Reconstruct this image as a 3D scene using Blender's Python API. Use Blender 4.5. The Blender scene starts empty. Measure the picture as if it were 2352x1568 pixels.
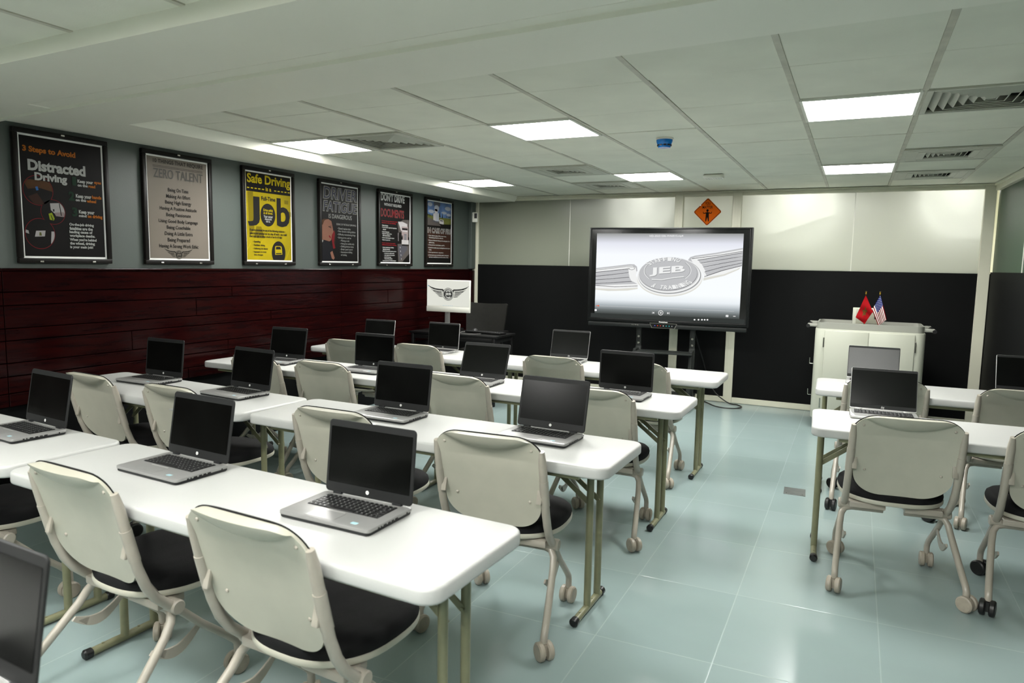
import bpy, bmesh, math, random
from mathutils import Vector, Matrix, Euler

random.seed(7)
S = bpy.context.scene
COL = S.collection
PI = math.pi

# ------------------------------------------------------------------ camera, world, exposure, large lights
cam_data = bpy.data.cameras.new('camera')
cam = bpy.data.objects.new('camera', cam_data)
COL.objects.link(cam)
_r = ((0.8979012968, 0.4398211347, 0.0181832526), (0.0647514002, -0.0911076167, -0.9937336959), (-0.4354084489, 0.8934521653, -0.1102846814))
cam.matrix_world = Matrix(((_r[0][0], -_r[1][0], -_r[2][0], 4.4674), (_r[0][1], -_r[1][1], -_r[2][1], 0.0), (_r[0][2], -_r[1][2], -_r[2][2], 1.4933), (0, 0, 0, 1)))
cam_data.sensor_width = 36.0
cam_data.lens = 1608.1635 / 2352 * 36.0
cam_data.clip_start = 0.05
cam_data.clip_end = 60
cam_data.dof.use_dof = True
cam_data.dof.focus_distance = 4.4
cam_data.dof.aperture_fstop = 4.0
S.camera = cam

w = bpy.data.worlds.new('world')
S.world = w
w.use_nodes = True
w.node_tree.nodes['Background'].inputs[0].default_value = (0.01, 0.011, 0.011, 1)
w.node_tree.nodes['Background'].inputs[1].default_value = 1.0

S.view_settings.view_transform = 'Standard'
S.view_settings.look = 'None'
S.view_settings.gamma = 1.0
S.view_settings.use_curve_mapping = False
S.view_settings.exposure = 0.0
try:
    S.cycles.use_denoising = True
    S.cycles.max_bounces = 10
    S.cycles.diffuse_bounces = 6
    S.cycles.sample_clamp_indirect = 6.0
except Exception:
    pass

PANEL_EMIT = 58.0          # ceiling light panels
BACKROOM_W = 34.0          # lamps of the lit room behind the frosted glass (watts each)
H = 2.32                   # ceiling height
YB = 7.97                  # back wall
XR = 5.60                  # right wall


def backroom_lamp(x, y, z, watts, size=0.22, tilt=38, size_y=None):
    d = bpy.data.lights.new('behind_glass_light', 'AREA')
    d.energy = watts
    d.shape = 'RECTANGLE'
    d.size = size
    d.size_y = size_y or size
    d.color = (1.0, 1.0, 0.97)
    o = bpy.data.objects.new('behind_glass_light', d)
    COL.objects.link(o)
    o.location = (x, y, z)
    o.rotation_euler = (math.radians(-tilt), 0, 0)


# a lamp tilted by -38 deg about x shines down and towards the glass (towards -y)
for _x in (2.20, 3.88, 5.34):
    backroom_lamp(_x, YB + 0.24, 2.27, BACKROOM_W * (0.8 if _x < 2.6 else 1.0), 0.16, 62)
backroom_lamp(4.2, YB + 1.2, 2.5, 62.0, 2.2, 25, 0.5)  # wide unseen lamp added to wash the right-hand panes evenly


# ------------------------------------------------------------------ helpers
def s2l(c):
    return tuple(((v / 255.0) / 12.92 if v / 255.0 <= 0.04045 else ((v / 255.0 + 0.055) / 1.055) ** 2.4) for v in c)


def mat(name, rgb, rough=0.5, metal=0.0, noise=0.0, nscale=8.0, bump=0.0, bscale=60.0, spec=0.5, coat=0.0, emit=None, estr=0.0):
    """Procedural principled material; rgb is 0-255 sRGB albedo; noise = relative value variation, bump = fine relief."""
    m = bpy.data.materials.new(name)
    m.use_nodes = True
    nt = m.node_tree
    b = nt.nodes['Principled BSDF']
    lin = s2l(rgb)
    b.inputs['Base Color'].default_value = (*lin, 1)
    b.inputs['Roughness'].default_value = rough
    b.inputs['Metallic'].default_value = metal
    b.inputs['Specular IOR Level'].default_value = spec
    if coat:
        b.inputs['Coat Weight'].default_value = coat
        b.inputs['Coat Roughness'].default_value = 0.08
    if emit is not None:
        b.inputs['Emission Color'].default_value = (*s2l(emit), 1)
        b.inputs['Emission Strength'].default_value = estr
    if noise or bump:
        tc = nt.nodes.new('ShaderNodeTexCoord')
    if noise:
        n = nt.nodes.new('ShaderNodeTexNoise')
        n.inputs['Scale'].default_value = nscale
        n.inputs['Detail'].default_value = 3
        nt.links.new(tc.outputs['Object'], n.inputs['Vector'])
        r = nt.nodes.new('ShaderNodeValToRGB')
        r.color_ramp.elements[0].position = 0.3
        r.color_ramp.elements[1].position = 0.7
        r.color_ramp.elements[0].color = (*[c * (1 - noise) for c in lin], 1)
        r.color_ramp.elements[1].color = (*[min(1, c * (1 + noise)) for c in lin], 1)
        nt.links.new(n.outputs['Fac'], r.inputs['Fac'])
        nt.links.new(r.outputs['Color'], b.inputs['Base Color'])
    if bump:
        n2 = nt.nodes.new('ShaderNodeTexNoise')
        n2.inputs['Scale'].default_value = bscale
        n2.inputs['Detail'].default_value = 2
        nt.links.new(tc.outputs['Object'], n2.inputs['Vector'])
        bp = nt.nodes.new('ShaderNodeBump')
        bp.inputs['Strength'].default_value = bump
        bp.inputs['Distance'].default_value = 0.004
        nt.links.new(n2.outputs['Fac'], bp.inputs['Height'])
        nt.links.new(bp.outputs['Normal'], b.inputs['Normal'])
    return m


def emat(name, rgb, strength=1.0):
    m = bpy.data.materials.new(name)
    m.use_nodes = True
    nt = m.node_tree
    nt.nodes.remove(nt.nodes['Principled BSDF'])
    e = nt.nodes.new('ShaderNodeEmission')
    e.inputs['Color'].default_value = (*s2l(rgb), 1)
    e.inputs['Strength'].default_value = strength
    nt.links.new(e.outputs[0], nt.nodes['Material Output'].inputs['Surface'])
    return m


class MB:
    """Collects shapes into one mesh; mi = material index of what is added next."""

    def __init__(self):
        self.bm = bmesh.new()
        self.mi = 0

    def _new(self, before):
        for f in self.bm.faces:
            if f not in before:
                f.material_index = self.mi

    def poly(self, pts):
        f = self.bm.faces.new([self.bm.verts.new(p) for p in pts])
        f.material_index = self.mi
        return f

    def box(self, c, s, bev=0.0, rot=None, seg=2):
        t = bmesh.new()
        bmesh.ops.create_cube(t, size=1.0, matrix=Matrix.Diagonal((s[0], s[1], s[2], 1)))
        if bev:
            bmesh.ops.bevel(t, geom=list(t.edges), offset=min(bev, min(s) * 0.49), segments=seg, affect='EDGES', profile=0.5)
        M = Matrix.Translation(c)
        if rot is not None:
            M = M @ (Euler(rot).to_matrix().to_4x4() if not isinstance(rot, Matrix) else rot)
        self.merge(t, M)

    def merge(self, t, M):
        vm = {}
        for v in t.verts:
            vm[v] = self.bm.verts.new(M @ v.co)
        for f in t.faces:
            try:
                g = self.bm.faces.new([vm[v] for v in f.verts])
                g.material_index = self.mi
            except ValueError:
                pass
        t.free()

    def prism(self, poly, z0, z1, M=None, bev=0.0, seg=2):
        """Extrude a 2D polygon (x, y) from z0 to z1; bev rounds the top and bottom rims."""
        t = bmesh.new()
        vs = [t.verts.new((p[0], p[1], z0)) for p in poly]
        f = t.faces.new(vs)
        r = bmesh.ops.extrude_face_region(t, geom=[f])
        bmesh.ops.translate(t, verts=[v for v in r['geom'] if isinstance(v, bmesh.types.BMVert)], vec=(0, 0, z1 - z0))
        bmesh.ops.recalc_face_normals(t, faces=list(t.faces))
        if bev:
            es = [e for e in t.edges if abs(e.verts[0].co.z - e.verts[1].co.z) < 1e-7]
            bmesh.ops.bevel(t, geom=es, offset=bev, segments=seg, affect='EDGES', profile=0.5)
        self.merge(t, M if M is not None else Matrix.Identity(4))

    def tube(self, pts, r, n=10, smooth=0, closed=False, caps=True):
        P = [Vector(p) for p in pts]
        if smooth:
            P = catmull(P, smooth)
        rings = []
        prev = None
        for i, p in enumerate(P):
            a = P[max(i - 1, 0)]
            b = P[min(i + 1, len(P) - 1)]
            d = (b - a).normalized()
            if prev is None:
                u = d.orthogonal().normalized()
            else:
                u = (prev - d * prev.dot(d)).normalized()
            prev = u
            v = d.cross(u)
            rr = r[i] if isinstance(r, (list, tuple)) else r
            rings.append([self.bm.verts.new(p + u * (math.cos(2 * PI * k / n) * rr) + v * (math.sin(2 * PI * k / n) * rr)) for k in range(n)])
        for A, B in zip(rings, rings[1:]):
            for k in range(n):
                f = self.bm.faces.new((A[k], A[(k + 1) % n], B[(k + 1) % n], B[k]))
                f.material_index = self.mi
        if caps:
            for ring in (rings[0][::-1], rings[-1]):
                f = self.bm.faces.new(ring)
                f.material_index = self.mi

    def lathe(self, prof, M=None, n=20):
        """prof: (radius, z) pairs turned about z; M places the result."""
        M = M if M is not None else Matrix.Identity(4)
        rings = []
        for r, z in prof:
            rings.append([self.bm.verts.new(M @ Vector((math.cos(2 * PI * k / n) * max(r, 1e-5), math.sin(2 * PI * k / n) * max(r, 1e-5), z))) for k in range(n)])
        for A, B in zip(rings, rings[1:]):
            for k in range(n):
                f = self.bm.faces.new((A[k], A[(k + 1) % n], B[(k + 1) % n], B[k]))
                f.material_index = self.mi
        for ring in (rings[0][::-1], rings[-1]):
            f = self.bm.faces.new(ring)
            f.material_index = self.mi

    def cyl(self, a, b, r, n=16, bev=0.0):
        a, b = Vector(a), Vector(b)
        L = (b - a).length
        q = Vector((0, 0, 1)).rotation_difference((b - a).normalized()).to_matrix().to_4x4()
        pr = [(r, 0), (r, L)] if not bev else [(r - bev, 0), (r, bev), (r, L - bev), (r - bev, L)]
        self.lathe(pr, Matrix.Translation(a) @ q, n)

    def grid(self, fn, nu, nv, mfn=None):
        V = [[self.bm.verts.new(fn(i / nu, j / nv)) for i in range(nu + 1)] for j in range(nv + 1)]
        for j in range(nv):
            for i in range(nu):
                f = self.bm.faces.new((V[j][i], V[j][i + 1], V[j + 1][i + 1], V[j + 1][i]))
                f.material_index = mfn((i + .5) / nu, (j + .5) / nv) if mfn else self.mi
        return V

    def build(self, name, mats, parent=None, smooth=None, recalc=True, weld=False):
        me = bpy.data.meshes.new(name)
        if weld:
            bmesh.ops.remove_doubles(self.bm, verts=list(self.bm.verts), dist=1e-5)
        if recalc:
            bmesh.ops.recalc_face_normals(self.bm, faces=list(self.bm.faces))
        self.bm.to_mesh(me)
        self.bm.free()
        for m in (mats if isinstance(mats, (list, tuple)) else [mats]):
            me.materials.append(m)
        if smooth is not None:
            me.polygons.foreach_set('use_smooth', [True] * len(me.polygons))
            me.set_sharp_from_angle(angle=math.radians(smooth))
        o = bpy.data.objects.new(name, me)
        COL.objects.link(o)
        if parent is not None:
            o.parent = parent
        return o


def catmull(P, k):
    out = []
    n = len(P)
    for i in range(n - 1):
        p0, p1, p2, p3 = P[max(i - 1, 0)], P[i], P[i + 1], P[min(i + 2, n - 1)]
        for j in range(k):
            t = j / k
            out.append(0.5 * ((2 * p1) + (p2 - p0) * t + (2 * p0 - 5 * p1 + 4 * p2 - p3) * t * t + (3 * p1 - p0 - 3 * p2 + p3) * t ** 3))
    out.append(P[-1])
    return out


def rrect(w, d, r, n=6, cx=0.0, cy=0.0):
    pts = []
    for qx, qy, a0 in ((1, 1, 0), (-1, 1, 90), (-1, -1, 180), (1, -1, 270)):
        for k in range(n + 1):
            a = math.radians(a0 + 90 * k / n)
            pts.append((cx + qx * (w / 2 - r) + r * math.cos(a), cy + qy * (d / 2 - r) + r * math.sin(a)))
    return pts


def ellipse(cx, cy, rx, ry, n=40, a0=0.0, a1=360.0, rot=0.0):
    out = []
    full = abs(a1 - a0 - 360) < 1e-6
    for k in range(n if full else n + 1):
        a = math.radians(a0 + (a1 - a0) * k / n)
        x, y = rx * math.cos(a), ry * math.sin(a)
        c, s = math.cos(rot), math.sin(rot)
        out.append((cx + x * c - y * s, cy + x * s + y * c))
    return out


def ring_quads(cx, cy, rx0, ry0, rx1, ry1, n=40, a0=0.0, a1=360.0, rot=0.0):
    A = ellipse(cx, cy, rx0, ry0, n, a0, a1 - 1e-3, rot)
    B = ellipse(cx, cy, rx1, ry1, n, a0, a1 - 1e-3, rot)
    return [(A[i], A[i + 1], B[i + 1], B[i]) for i in range(len(A) - 1)]


_glyphs = {}


def glyphs(text, bold=0.0):
    """Flat outlines of a line of writing: vertices scaled to the unit box, and faces."""
    key = (text, bold)
    if key not in _glyphs:
        cu = bpy.data.curves.new('writing', 'FONT')
        cu.body = text
        cu.fill_mode = 'FRONT'
        cu.resolution_u = 3
        cu.offset = bold
        ob = bpy.data.objects.new('writing', cu)
        COL.objects.link(ob)
        bpy.context.view_layer.update()
        me = bpy.data.meshes.new_from_object(ob)
        vs = [v.co.copy() for v in me.vertices]
        fs = [tuple(p.vertices) for p in me.polygons]
        x0 = min(v.x for v in vs); x1 = max(v.x for v in vs)
        y0 = min(v.y for v in vs); y1 = max(v.y for v in vs)
        _glyphs[key] = ([((v.x - x0) / (x1 - x0), (v.y - y0) / (y1 - y0)) for v in vs], fs)
        bpy.data.objects.remove(ob)
        bpy.data.meshes.remove(me)
        bpy.data.curves.remove(cu)
    return _glyphs[key]


def write(mb, text, fn, bold=0.0):
    """Writes text into mb; fn maps the unit box (s right, t up) to a 3D point."""
    vs, fs = glyphs(text, bold)
    V = [mb.bm.verts.new(fn(s, t)) for s, t in vs]
    for f in fs:
        try:
            g = mb.bm.faces.new([V[i] for i in f])
            g.material_index = mb.mi
        except ValueError:
            pass


def tag(o, label, cat, group=None):
    o['label'] = label
    o['category'] = cat
    if group:
        o['group'] = group
    return o


def thing(name, label, cat, loc=(0, 0, 0), rz=0.0, group=None):
    o = bpy.data.objects.new(name, None)
    o.empty_display_size = 0.1
    COL.objects.link(o)
    o.location = loc
    o.rotation_euler = (0, 0, rz)
    return tag(o, label, cat, group)


def structure(o):
    o['kind'] = 'structure'
    return o


def copy_tree(src, parent=None):
    c = src.copy()
    COL.objects.link(c)
    if parent is not None:
        c.parent = parent
    for ch in list(src.children):
        copy_tree(ch, c)
    return c


# ------------------------------------------------------------------ materials
M = {}
M['floor'] = None
M['white_table'] = mat('white_table_plastic', (178, 179, 176), 0.38, bump=0.08, bscale=260)
M['olive'] = mat('olive_metal_paint', (122, 122, 94), 0.35, spec=0.5, noise=0.06, nscale=30)
M['black_rubber'] = mat('black_rubber', (17, 17, 18), 0.35)
M['chair_plastic'] = mat('grey_chair_plastic', (178, 176, 161), 0.34, noise=0.03, nscale=14, bump=0.03, bscale=300)
M['chair_tube'] = mat('grey_tube_paint', (162, 156, 144), 0.28, noise=0.03, nscale=25)
M['chair_fabric'] = mat('black_seat_velour', (15, 15, 16), 0.85, noise=0.35, nscale=16, bump=0.25, bscale=420, spec=0.25)
M['caster'] = mat('grey_caster_plastic', (160, 152, 138), 0.4, noise=0.08, nscale=40)
M['caster_dark'] = mat('black_caster_plastic', (24, 24, 24), 0.4)
M['steel'] = mat('bright_steel', (190, 188, 180), 0.25, 1.0)
M['lap_silver'] = mat('laptop_grey_metal', (150, 150, 148), 0.36, 0.35, noise=0.02, nscale=40)
M['lap_light'] = mat('laptop_bright_metal', (200, 200, 198), 0.3, 0.6)
M['lap_dark'] = mat('laptop_dark_plastic', (26, 27, 28), 0.45, spec=0.3)
M['bezel'] = mat('laptop_bezel', (30, 31, 31), 0.5, noise=0.05, nscale=12, spec=0.25)
M['lcd'] = mat('dark_laptop_screen', (8, 9, 8), 0.2, noise=0.3, nscale=9, spec=0.2)
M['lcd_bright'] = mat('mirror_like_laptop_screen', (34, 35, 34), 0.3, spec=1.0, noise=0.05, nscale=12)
M['keys'] = mat('black_keys', (18, 18, 19), 0.45)
M['keymark'] = mat('key_legends', (165, 168, 165), 0.5)
M['mark_white'] = mat('pale_print', (226, 227, 224), 0.45)
M['sticker'] = mat('pale_blue_sticker', (165, 205, 215), 0.3)
M['port'] = mat('port_black', (8, 8, 8), 0.5)
M['ceiling'] = mat('ceiling_tile', (226, 226, 212), 0.75, noise=0.05, nscale=3.0, bump=0.12, bscale=160)
M['tee'] = mat('ceiling_tee', (188, 186, 172), 0.5, noise=0.12, nscale=12)
M['gap'] = mat('ceiling_void', (92, 88, 78), 0.8)
M['soffit'] = mat('soffit_paint', (234, 233, 220), 0.5, noise=0.02, nscale=1.5)
M['front_wall'] = mat('plain_wall_paint', (120, 122, 114), 0.7, noise=0.02, nscale=2)
M['wall_grey'] = mat('grey_wall_paint', (64, 72, 68), 0.5, noise=0.03, nscale=2.5, bump=0.10, bscale=120)
M['black_panel'] = mat('black_wall_film', (9, 10, 10), 0.65, noise=0.2, nscale=1.4, spec=0.12)
M['cream_frame'] = mat('cream_aluminium', (206, 205, 186), 0.35, noise=0.03, nscale=4)
M['seam'] = mat('pale_seam', (222, 222, 212), 0.4)
M['dark_frame'] = mat('poster_frame_black', (20, 18, 16), 0.4, spec=0.15)
M['tv_black'] = mat('display_black', (14, 15, 15), 0.3, spec=0.25)
M['tv_grey'] = mat('display_edge', (26, 28, 27), 0.4, spec=0.25)
M['stand'] = mat('stand_dark_metal', (30, 33, 31), 0.45, spec=0.3)
M['cart_white'] = mat('cart_cream_paint', (170, 172, 158), 0.35, noise=0.02, nscale=3)
M['cart_grey'] = mat('cart_grey_tray', (140, 141, 132), 0.45)
M['gold'] = mat('polished_brass', (206, 164, 70), 0.2, 1.0)
M['blue'] = mat('blue_plastic', (8, 110, 190), 0.2, coat=0.4)
M['vent'] = mat('vent_metal', (186, 187, 174), 0.45, noise=0.04, nscale=8)
M['white_plastic'] = mat('white_plastic', (222, 222, 212), 0.4)
M['mesh_black'] = mat('black_chair_mesh', (27, 27, 24), 0.7, noise=0.12, nscale=20, bump=0.3, bscale=500, spec=0.2)
M['desk_black'] = mat('black_desk', (14, 14, 14), 0.45, spec=0.25)
M['cable'] = mat('black_cable', (12, 12, 12), 0.4)


def floor_material():
    m = bpy.data.materials.new('blue_grey_floor')
    m.use_nodes = True
    nt = m.node_tree
    b = nt.nodes['Principled BSDF']
    L = nt.links.new

    def math_node(op, a, c=None, use_clamp=False):
        n = nt.nodes.new('ShaderNodeMath')
        n.operation = op
        n.use_clamp = use_clamp
        for i, v in enumerate((a, c)):
            if v is None:
                continue
            if isinstance(v, (int, float)):
                n.inputs[i].default_value = v
            else:
                L(v, n.inputs[i])
        return n.outputs[0]

    tc = nt.nodes.new('ShaderNodeTexCoord')
    sp = nt.nodes.new('ShaderNodeSeparateXYZ')
    L(tc.outputs['Object'], sp.inputs[0])
    nz = nt.nodes.new('ShaderNodeTexNoise')
    nz.inputs['Scale'].default_value = 1.7
    nz.inputs['Detail'].default_value = 4
    L(tc.outputs['Object'], nz.inputs['Vector'])
    xl = math_node('MULTIPLY', math_node('LESS_THAN', sp.outputs[0], 3.84), 0.115)
    x = math_node('DIVIDE', math_node('SUBTRACT', math_node('SUBTRACT', sp.outputs[0], xl), 5.22 - 5.75), 0.575)
    y = math_node('DIVIDE', math_node('SUBTRACT', math_node('ADD', sp.outputs[1], math_node('MULTIPLY', sp.outputs[0], -0.03)), 2.475 - 6.28), 0.628)
    fx = math_node('ABSOLUTE', math_node('SUBTRACT', math_node('FRACT', math_node('ADD', x, 0.5)), 0.5))
    fy = math_node('ABSOLUTE', math_node('SUBTRACT', math_node('FRACT', math_node('ADD', y, 0.5)), 0.5))
    d = math_node('MINIMUM', fx, fy)
    line = math_node('SUBTRACT', 1.0, math_node('DIVIDE', d, 0.006), True)
    # one slightly different tone per tile
    cx = math_node('FLOOR', x)
    cy = math_node('FLOOR', y)
    cmb = nt.nodes.new('ShaderNodeCombineXYZ')
    L(cx, cmb.inputs[0]); L(cy, cmb.inputs[1])
    wn = nt.nodes.new('ShaderNodeTexWhiteNoise')
    L(cmb.outputs[0], wn.inputs['Vector'])
    tone = math_node('ADD', math_node('MULTIPLY', wn.outputs['Value'], 0.35), math_node('MULTIPLY', nz.outputs['Fac'], 0.65))
    r = nt.nodes.new('ShaderNodeValToRGB')
    r.color_ramp.elements[0].position = 0.25
    r.color_ramp.elements[1].position = 0.75
    r.color_ramp.elements[0].color = (*s2l((132, 149, 148)), 1)
    r.color_ramp.elements[1].color = (*s2l((140, 156, 155)), 1)
    L(tone, r.inputs[0])
    mx = nt.nodes.new('ShaderNodeMix')
    mx.data_type = 'RGBA'
    L(math_node('MULTIPLY', line, math_node('MULTIPLY', nz.outputs['Fac'], 0.9)), mx.inputs['Factor'])
    L(r.outputs[0], mx.inputs[6])
    mx.inputs[7].default_value = (*s2l((172, 188, 184)), 1)  # seams painted paler for the light their grooves catch
    L(mx.outputs[2], b.inputs['Base Color'])
    b.inputs['Roughness'].default_value = 0.19
    b.inputs['Specular IOR Level'].default_value = 0.5
    n2 = nt.nodes.new('ShaderNodeTexNoise')
    n2.inputs['Scale'].default_value = 9
    n2.inputs['Detail'].default_value = 6
    L(tc.outputs['Object'], n2.inputs['Vector'])
    hgt = math_node('SUBTRACT', math_node('MULTIPLY', n2.outputs['Fac'], 0.25), math_node('MULTIPLY', line, 0.4))
    bp = nt.nodes.new('ShaderNodeBump')
    bp.inputs['Strength'].default_value = 0.22
    bp.inputs['Distance'].default_value = 0.004
    L(hgt, bp.inputs['Height'])
    L(bp.outputs[0], b.inputs['Normal'])
    return m


def wood_material():
    m = bpy.data.materials.new('dark_mahogany_boards')
    m.use_nodes = True
    nt = m.node_tree
    b = nt.nodes['Principled BSDF']
    L = nt.links.new
    tc = nt.nodes.new('ShaderNodeTexCoord')
    mp = nt.nodes.new('ShaderNodeMapping')
    mp.inputs['Scale'].default_value = (1, 1.3, 16)
    L(tc.outputs['Object'], mp.inputs[0])
    n = nt.nodes.new('ShaderNodeTexNoise')
    n.inputs['Scale'].default_value = 2.2
    n.inputs['Detail'].default_value = 7
    n.inputs['Roughness'].default_value = 0.65
    L(mp.outputs[0], n.inputs['Vector'])
    r = nt.nodes.new('ShaderNodeValToRGB')
    r.color_ramp.elements[0].position = 0.32
    r.color_ramp.elements[0].color = (*s2l((12, 3, 4)), 1)
    r.color_ramp.elements[1].position = 0.78
    r.color_ramp.elements[1].color = (*s2l((38, 7, 6)), 1)
    L(n.outputs['Fac'], r.inputs[0])
    L(r.outputs[0], b.inputs['Base Color'])
    b.inputs['Roughness'].default_value = 0.16
    b.inputs['Specular IOR Level'].default_value = 0.10
    n2 = nt.nodes.new('ShaderNodeTexNoise')
    n2.inputs['Scale'].default_value = 14
    n2.inputs['Detail'].default_value = 5
    mp2 = nt.nodes.new('ShaderNodeMapping')
    mp2.inputs['Scale'].default_value = (1, 1, 5)
    L(tc.outputs['Object'], mp2.inputs[0])
    L(mp2.outputs[0], n2.inputs['Vector'])
    bp = nt.nodes.new('ShaderNodeBump')
    bp.inputs['Strength'].default_value = 0.25
    bp.inputs['Distance'].default_value = 0.004
    L(n2.outputs['Fac'], bp.inputs['Height'])
    L(bp.outputs[0], b.inputs['Normal'])
    return m


def frosted(name, rgb, trgb, trans, rough=0.25, ior=1.25):
    """Frosted glass: diffuse and translucent light with a soft sheen."""
    m = bpy.data.materials.new(name)
    m.use_nodes = True
    nt = m.node_tree
    nt.nodes.remove(nt.nodes['Principled BSDF'])
    L = nt.links.new
    c = (*s2l(rgb), 1)
    d = nt.nodes.new('ShaderNodeBsdfDiffuse')
    t = nt.nodes.new('ShaderNodeBsdfTranslucent')
    g = nt.nodes.new('ShaderNodeBsdfGlossy')
    nz = nt.nodes.new('ShaderNodeTexNoise')
    nz.inputs['Scale'].default_value = 1.5
    d.inputs[0].default_value = c
    t.inputs[0].default_value = (*s2l(trgb), 1)
    g.inputs['Roughness'].default_value = rough
    a = nt.nodes.new('ShaderNodeMixShader')
    a.inputs[0].default_value = trans
    L(d.outputs[0], a.inputs[1]); L(t.outputs[0], a.inputs[2])
    fr = nt.nodes.new('ShaderNodeFresnel')
    fr.inputs[0].default_value = ior
    b = nt.nodes.new('ShaderNodeMixShader')
    L(fr.outputs[0], b.inputs[0])
    L(a.outputs[0], b.inputs[1]); L(g.outputs[0], b.inputs[2])
    L(b.outputs[0], nt.nodes['Material Output'].inputs['Surface'])
    return m


M['floor'] = floor_material()
M['wood'] = wood_material()
M['frost_white'] = frosted('white_frosted_glass', (150, 155, 138), (234, 235, 231), 0.45)
M['frost_green'] = frosted('green_frosted_glass', (58, 78, 60), (58, 78, 60), 0.15, 0.3, 1.08)
# ------------------------------------------------------------------ the room
YF = -2.6                  # wall behind the camera

b = MB(); b.box((XR / 2 + 0.15, (YF + YB) / 2, -0.05), (XR + 0.7, YB - YF + 0.4, 0.1))
structure(b.build('floor', M['floor']))

b = MB()
b.box((-0.06, (YF + YB) / 2, (H + 0.1 + 1.415) / 2), (0.12, YB - YF, H + 0.1 - 1.415))
structure(b.build('wall_left', M['wall_grey']))
b = MB()
b.box((-0.05, (YF + YB) / 2, 0.71), (0.10, YB - YF, 1.41))
structure(b.build('wall_left_lower', M['black_panel']))

# mahogany boards, wide and narrow courses with butt joints, and their cap
ZR = [1.400, 1.274, 1.195, 1.060, 0.987, 0.855, 0.775, 0.674, 0.594]
JT = [[2.36, 5.35, 7.83], [2.36, 4.03, 5.35, 7.83], [2.36, 3.69, 5.35, 6.10, 7.83], [2.36, 4.44, 5.35, 7.83], [2.36, 3.157, 5.35, 7.83],
      [2.36, 3.98, 5.35, 6.9, 7.83], [2.36, 4.7, 5.35, 5.62, 7.83], [2.36, 3.6, 5.35, 7.83]]
b = MB()
for k in range(8):
    ys = [YF, -0.4, 1.0] + JT[k]
    for ya, yb in zip(ys, ys[1:]):
        jit = random.uniform(-0.0015, 0.0015)
        b.box((0.010 + jit, (ya + yb) / 2, (ZR[k] + ZR[k + 1]) / 2), (0.022, yb - ya - 0.004, ZR[k] - ZR[k + 1] - 0.004), 0.003, seg=1)
b.box((0.014, (2.36 + YF) / 2, 1.406), (0.030, 2.36 - YF, 0.014), 0.003)
b.box((0.014, (2.36 + 7.83) / 2, 1.406), (0.030, 7.83 - 2.36, 0.014), 0.003)
structure(b.build('trim_1', M['wood']))

# grey trunking in the far left corner
b = MB(); b.box((0.025, 7.89, (H + 1.42) / 2 - 0.03), (0.05, 0.11, H - 1.42 - 0.06), 0.006)
b.box((0.027, 7.89, 2.10), (0.054, 0.114, 0.008))
structure(b.build('trim_2', M['wall_grey']))
b = MB(); b.box((0.02, 7.90, 0.70), (0.04, 0.10, 1.40), 0.004)
structure(b.build('trim_3', M['wood']))

# back wall: black film below, cream frame, frosted glass above
b = MB()
b.box((XR / 2, YB + 0.03, 0.76), (XR + 0.2, 0.05, 1.44))
structure(b.build('wall_back', M['black_panel']))


def pane(name, x0, x1, z0, z1, m, seams=(), t=0.008):
    b = MB()
    b.box(((x0 + x1) / 2, YB + 0.025, (z0 + z1) / 2), (x1 - x0, t, z1 - z0))
    o = structure(b.build(name, m))
    for s in seams:
        c = MB(); c.box((s, YB + 0.019, (z0 + z1) / 2), (0.007, 0.004, z1 - z0))
        c.build('seam', M['seam'], o)
    return o


pane('window_1', 0.05, 2.60, 1.48, 2.275, M['frost_white'], (1.323,))
pane('window_2', 2.66, 3.24, 1.48, 2.275, M['frost_white'])
pane('window_3', 3.29, 5.53, 1.48, 2.275, M['frost_white'], (4.411,))

b = MB()
for x0, x1 in ((0.0, 0.072), (2.588, 2.682), (3.216, 3.310), (5.505, 5.60)):
    xm = (x0 + x1) / 2
    b.box((xm, YB + 0.012, H / 2), (x1 - x0, 0.045, H - 0.002), 0.004)
    if x0 > 1 and x1 < 5.5:
        for g in (-0.018, 0.012):
            b.box((xm + g, YB - 0.0112, H / 2), (0.003, 0.002, H - 0.1))
structure(b.build('trim_4', M['cream_frame']))
b = MB()
for x0, x1 in ((0.072, 2.588), (2.682, 3.216), (3.310, 5.505)):
    b.box(((x0 + x1) / 2, YB + 0.012, 2.293), (x1 - x0, 0.040, 0.044), 0.004)
b.box((XR / 2, YB - 0.012, 2.312), (XR, 0.05, 0.016), 0.003)
b.box((XR / 2 + .15, YB + 0.04, 2.46), (XR + 0.9, 0.06, 0.34))  # unseen header block added to stop backroom light leaking over the rail
structure(b.build('trim_5', M['cream_frame']))
b = MB()
for x0, x1 in ((0.072, 2.588), (2.682, 3.216), (3.310, 5.505)):
    b.box(((x0 + x1) / 2, YB + 0.010, 0.033), (x1 - x0, 0.042, 0.062), 0.005)
structure(b.build('baseboard_back', M['cream_frame']))

# right wall: green frosted glass over black film; it opens out slightly towards the camera
def slant(o):
    a = math.atan(0.025)
    o.matrix_world = Matrix.Translation((XR, YB, 0)) @ Matrix.Rotation(a, 4, 'Z') @ Matrix.Translation((-XR, -YB, 0))
    return o


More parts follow.
